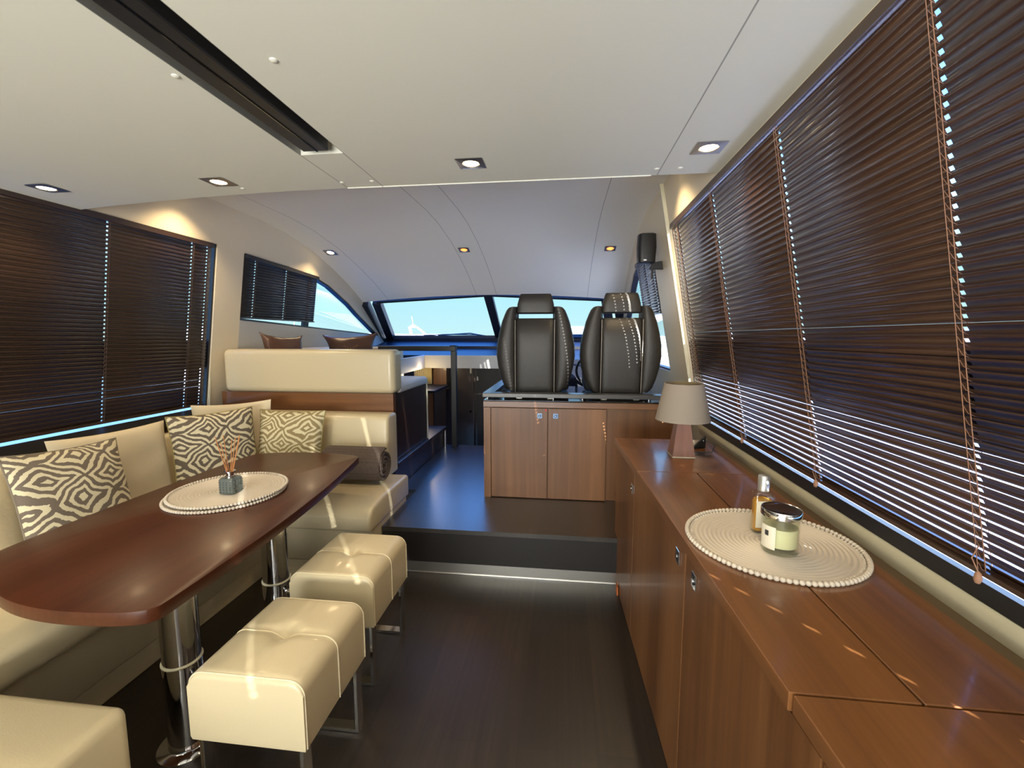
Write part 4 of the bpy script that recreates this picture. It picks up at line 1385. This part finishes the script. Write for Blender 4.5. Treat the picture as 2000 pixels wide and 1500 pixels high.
# ---- below decks
t = thing('galley_unit', 'small walnut galley unit seen down the companionway', 'cabinet', (-1.5, 4.7, -0.9))
link_mesh('body', box(-1.75, -1.38, 4.50, 4.95, -0.9, 0.755), M['woodz'], t)
link_mesh('dark_side', box(-1.38, -1.365, 4.50, 4.97, -0.9, 0.750), M['wood_dark'], t)
link_mesh('worktop', box(-1.77, -1.36, 4.48, 5.10, 0.755, 0.778, 0.002, 1), M['navy'], t)
t = thing('wall_locker', 'reddish walnut locker on the lower cabin bulkhead', 'locker', (-1.5, 5.3, 0.9))
link_mesh('body', box(-1.66, -1.42, 5.20, 5.345, 0.70, 1.06), M['woodz'], t)
link_mesh('knob', tube([(-1.64, 5.19, 0.86), (-1.64, 5.20, 0.86)], 0.01, 12), M['chrome'], t)
t = thing('curtain', 'pale yellow curtain panel in the lower cabin', 'curtain', (-1.6, 4.95, 0.78))
bm = B()
nn = 40
va, vb = [], []
for k in range(nn + 1):
    x = -1.80 + 0.22 * k / nn
    y = 5.12 + 0.006 * math.sin(k * 1.3)
    va.append(bm.verts.new((x, y, 0.779))); vb.append(bm.verts.new((x, y, 1.03)))
for k in range(nn):
    bm.faces.new((va[k], va[k + 1], vb[k + 1], vb[k]))
cu = link_mesh('fabric', bm, M['yellow_panel'], t, True)
cu.modifiers.new('thickness', 'SOLIDIFY').thickness = 0.003
ld = bpy.data.lights.new('cabin_lamp', 'POINT')
ld.energy = 2.0
ld.color = (1, 0.75, 0.4)
ld.shadow_soft_size = 0.04
lo = bpy.data.objects.new('cabin_lamp', ld)
C.objects.link(lo)
lo.location = (-1.55, 4.75, 0.95)

# ================================================================ OUTSIDE
struct(link_mesh('ground_water', box(-150, 150, -60, 300, -1.6, -1.5), M['water']))
t = thing('windscreen_wiper', 'black wiper lying along the foot of the windscreen', 'wiper', (-1.2, 6.1, 1.36))
bm = tube([(-0.98, 6.05, 1.345), (-1.3, 6.03, 1.40), (-1.75, 6.0, 1.372)], 0.009, 8)
link_mesh('arm', bm, M['black'], t, True)
bm = tube([(-1.95, 5.98, 1.372), (-1.6, 5.98, 1.385), (-1.2, 6.0, 1.378), (-1.02, 6.02, 1.36)], 0.007, 6)
link_mesh('blade', bm, M['black'], t, True)
# own foredeck
bm = prism([(-2.6, 5.95, 1.20), (0.9, 5.95, 1.20), (0.5, 10.0, 0.85), (-0.87, 12.5, 0.7), (-2.2, 10.0, 0.85)], (0, 0, 0.08))
struct(link_mesh('floor_foredeck', bm, M['white_gel']))
def yacht(label, loc, rz, s):
    t = thing('motor_yacht', label, 'boat', loc, (0, 0, rz), group=None)
    bm = B()
    secs = [(-6, 1.7, 1.35), (-3, 1.95, 1.4), (0, 2.0, 1.5), (3, 1.6, 1.75), (5, 0.9, 1.95), (6.5, 0.05, 2.15)]
    rr = []
    for y, hw, hz in secs:
        rr.append([bm.verts.new((x * s, y * s, z * s)) for x, z in ((-hw, hz), (-hw * 0.75, -0.1), (0, -0.3), (hw * 0.75, -0.1), (hw, hz))])
    for a, b_ in zip(rr, rr[1:]):
        for k in range(4):
            bm.faces.new((a[k], a[k + 1], b_[k + 1], b_[k]))
        bm.faces.new((a[4], a[0], b_[0], b_[4]))
    bm.faces.new(rr[0])
    bm.faces.new(rr[-1])
    bmesh.ops.recalc_face_normals(bm, faces=bm.faces)
    local_part('hull', bm, M['white_gel'], t)
    def cab(name, y0, y1, z0_, z1_, w, mat, rake=0.8):
        b2 = B()
        add_prism(b2, [(-w * s, y0 * s, z0_ * s), (-w * s, y1 * s, z0_ * s), (-w * s, (y1 - rake) * s, z1_ * s), (-w * s, (y0 + 0.2) * s, z1_ * s)], (2 * w * s, 0, 0))
        local_part(name, b2, mat, t)
    cab('cabin', -4, 3.2, 1.4, 2.3, 1.4, M['white_gel'], 1.6)
    cab('window_band', -3.4, 2.9, 1.75, 2.1, 1.42, M['dark_glass'], 0.6)
    cab('flybridge', -3.6, 1.0, 2.3, 3.0, 1.2, M['white_gel'], 0.9)
    b2 = B()
    for q in (-1, 1):
        add_bar(b2, (q * 1.0 * s, -2.2 * s, 2.95 * s), (q * 0.5 * s, -3.1 * s, 3.75 * s), 0.10 * s, 0.25 * s, (0, 1, 0))
    add_bar(b2, (-0.55 * s, -3.1 * s, 3.75 * s), (0.55 * s, -3.1 * s, 3.75 * s), 0.3 * s, 0.08 * s)
    local_part('radar_arch', b2, M['white_gel'], t)
    local_part('mast', tube([(0, -3.1 * s, 3.78 * s), (0, -3.3 * s, 4.9 * s)], 0.03 * s, 6), M['white_gel'], t)
    local_part('radome', lathe([(0, 0), (0.3 * s, 0.02), (0.3 * s, 0.15 * s), (0, 0.22 * s)], (0, -3.1 * s, 3.8 * s), 20), M['white_gel'], t, True)
    return t
yacht('white motor yacht moored ahead, seen through the windscreen', (-14.0, 46, -1.5), D(238), 1.05)
yacht('white motor yacht seen through the arched left window', (-26, 35, -1.5), D(110), 0.85)
yacht('white motor yacht farther left beyond the arched window', (-52, 50, -1.5), D(80), 1.1)
yacht('white motor yacht moored behind the central windscreen pillar', (-4.5, 52, -1.5), D(150), 0.9)
t = thing('jetty', 'long pale jetty across the harbour', 'jetty', (-10, 70, -1.5))
link_mesh('deck', box(-90, 60, 68, 73, -1.45, -0.2), M['white_gel'], t)
t = thing('reflector', 'made-up pale pontoon alongside the right hand windows', 'reflector', (5, 5, -1.5))
link_mesh('deck', box(2.6, 9, -12, 30, -1.45, -0.55), plain('pale_concrete', (0.62, 0.60, 0.57), 0.8, vary=0.1), t)  # made-up reflector: sunlit pale deck whitens blind gaps and bounces light up
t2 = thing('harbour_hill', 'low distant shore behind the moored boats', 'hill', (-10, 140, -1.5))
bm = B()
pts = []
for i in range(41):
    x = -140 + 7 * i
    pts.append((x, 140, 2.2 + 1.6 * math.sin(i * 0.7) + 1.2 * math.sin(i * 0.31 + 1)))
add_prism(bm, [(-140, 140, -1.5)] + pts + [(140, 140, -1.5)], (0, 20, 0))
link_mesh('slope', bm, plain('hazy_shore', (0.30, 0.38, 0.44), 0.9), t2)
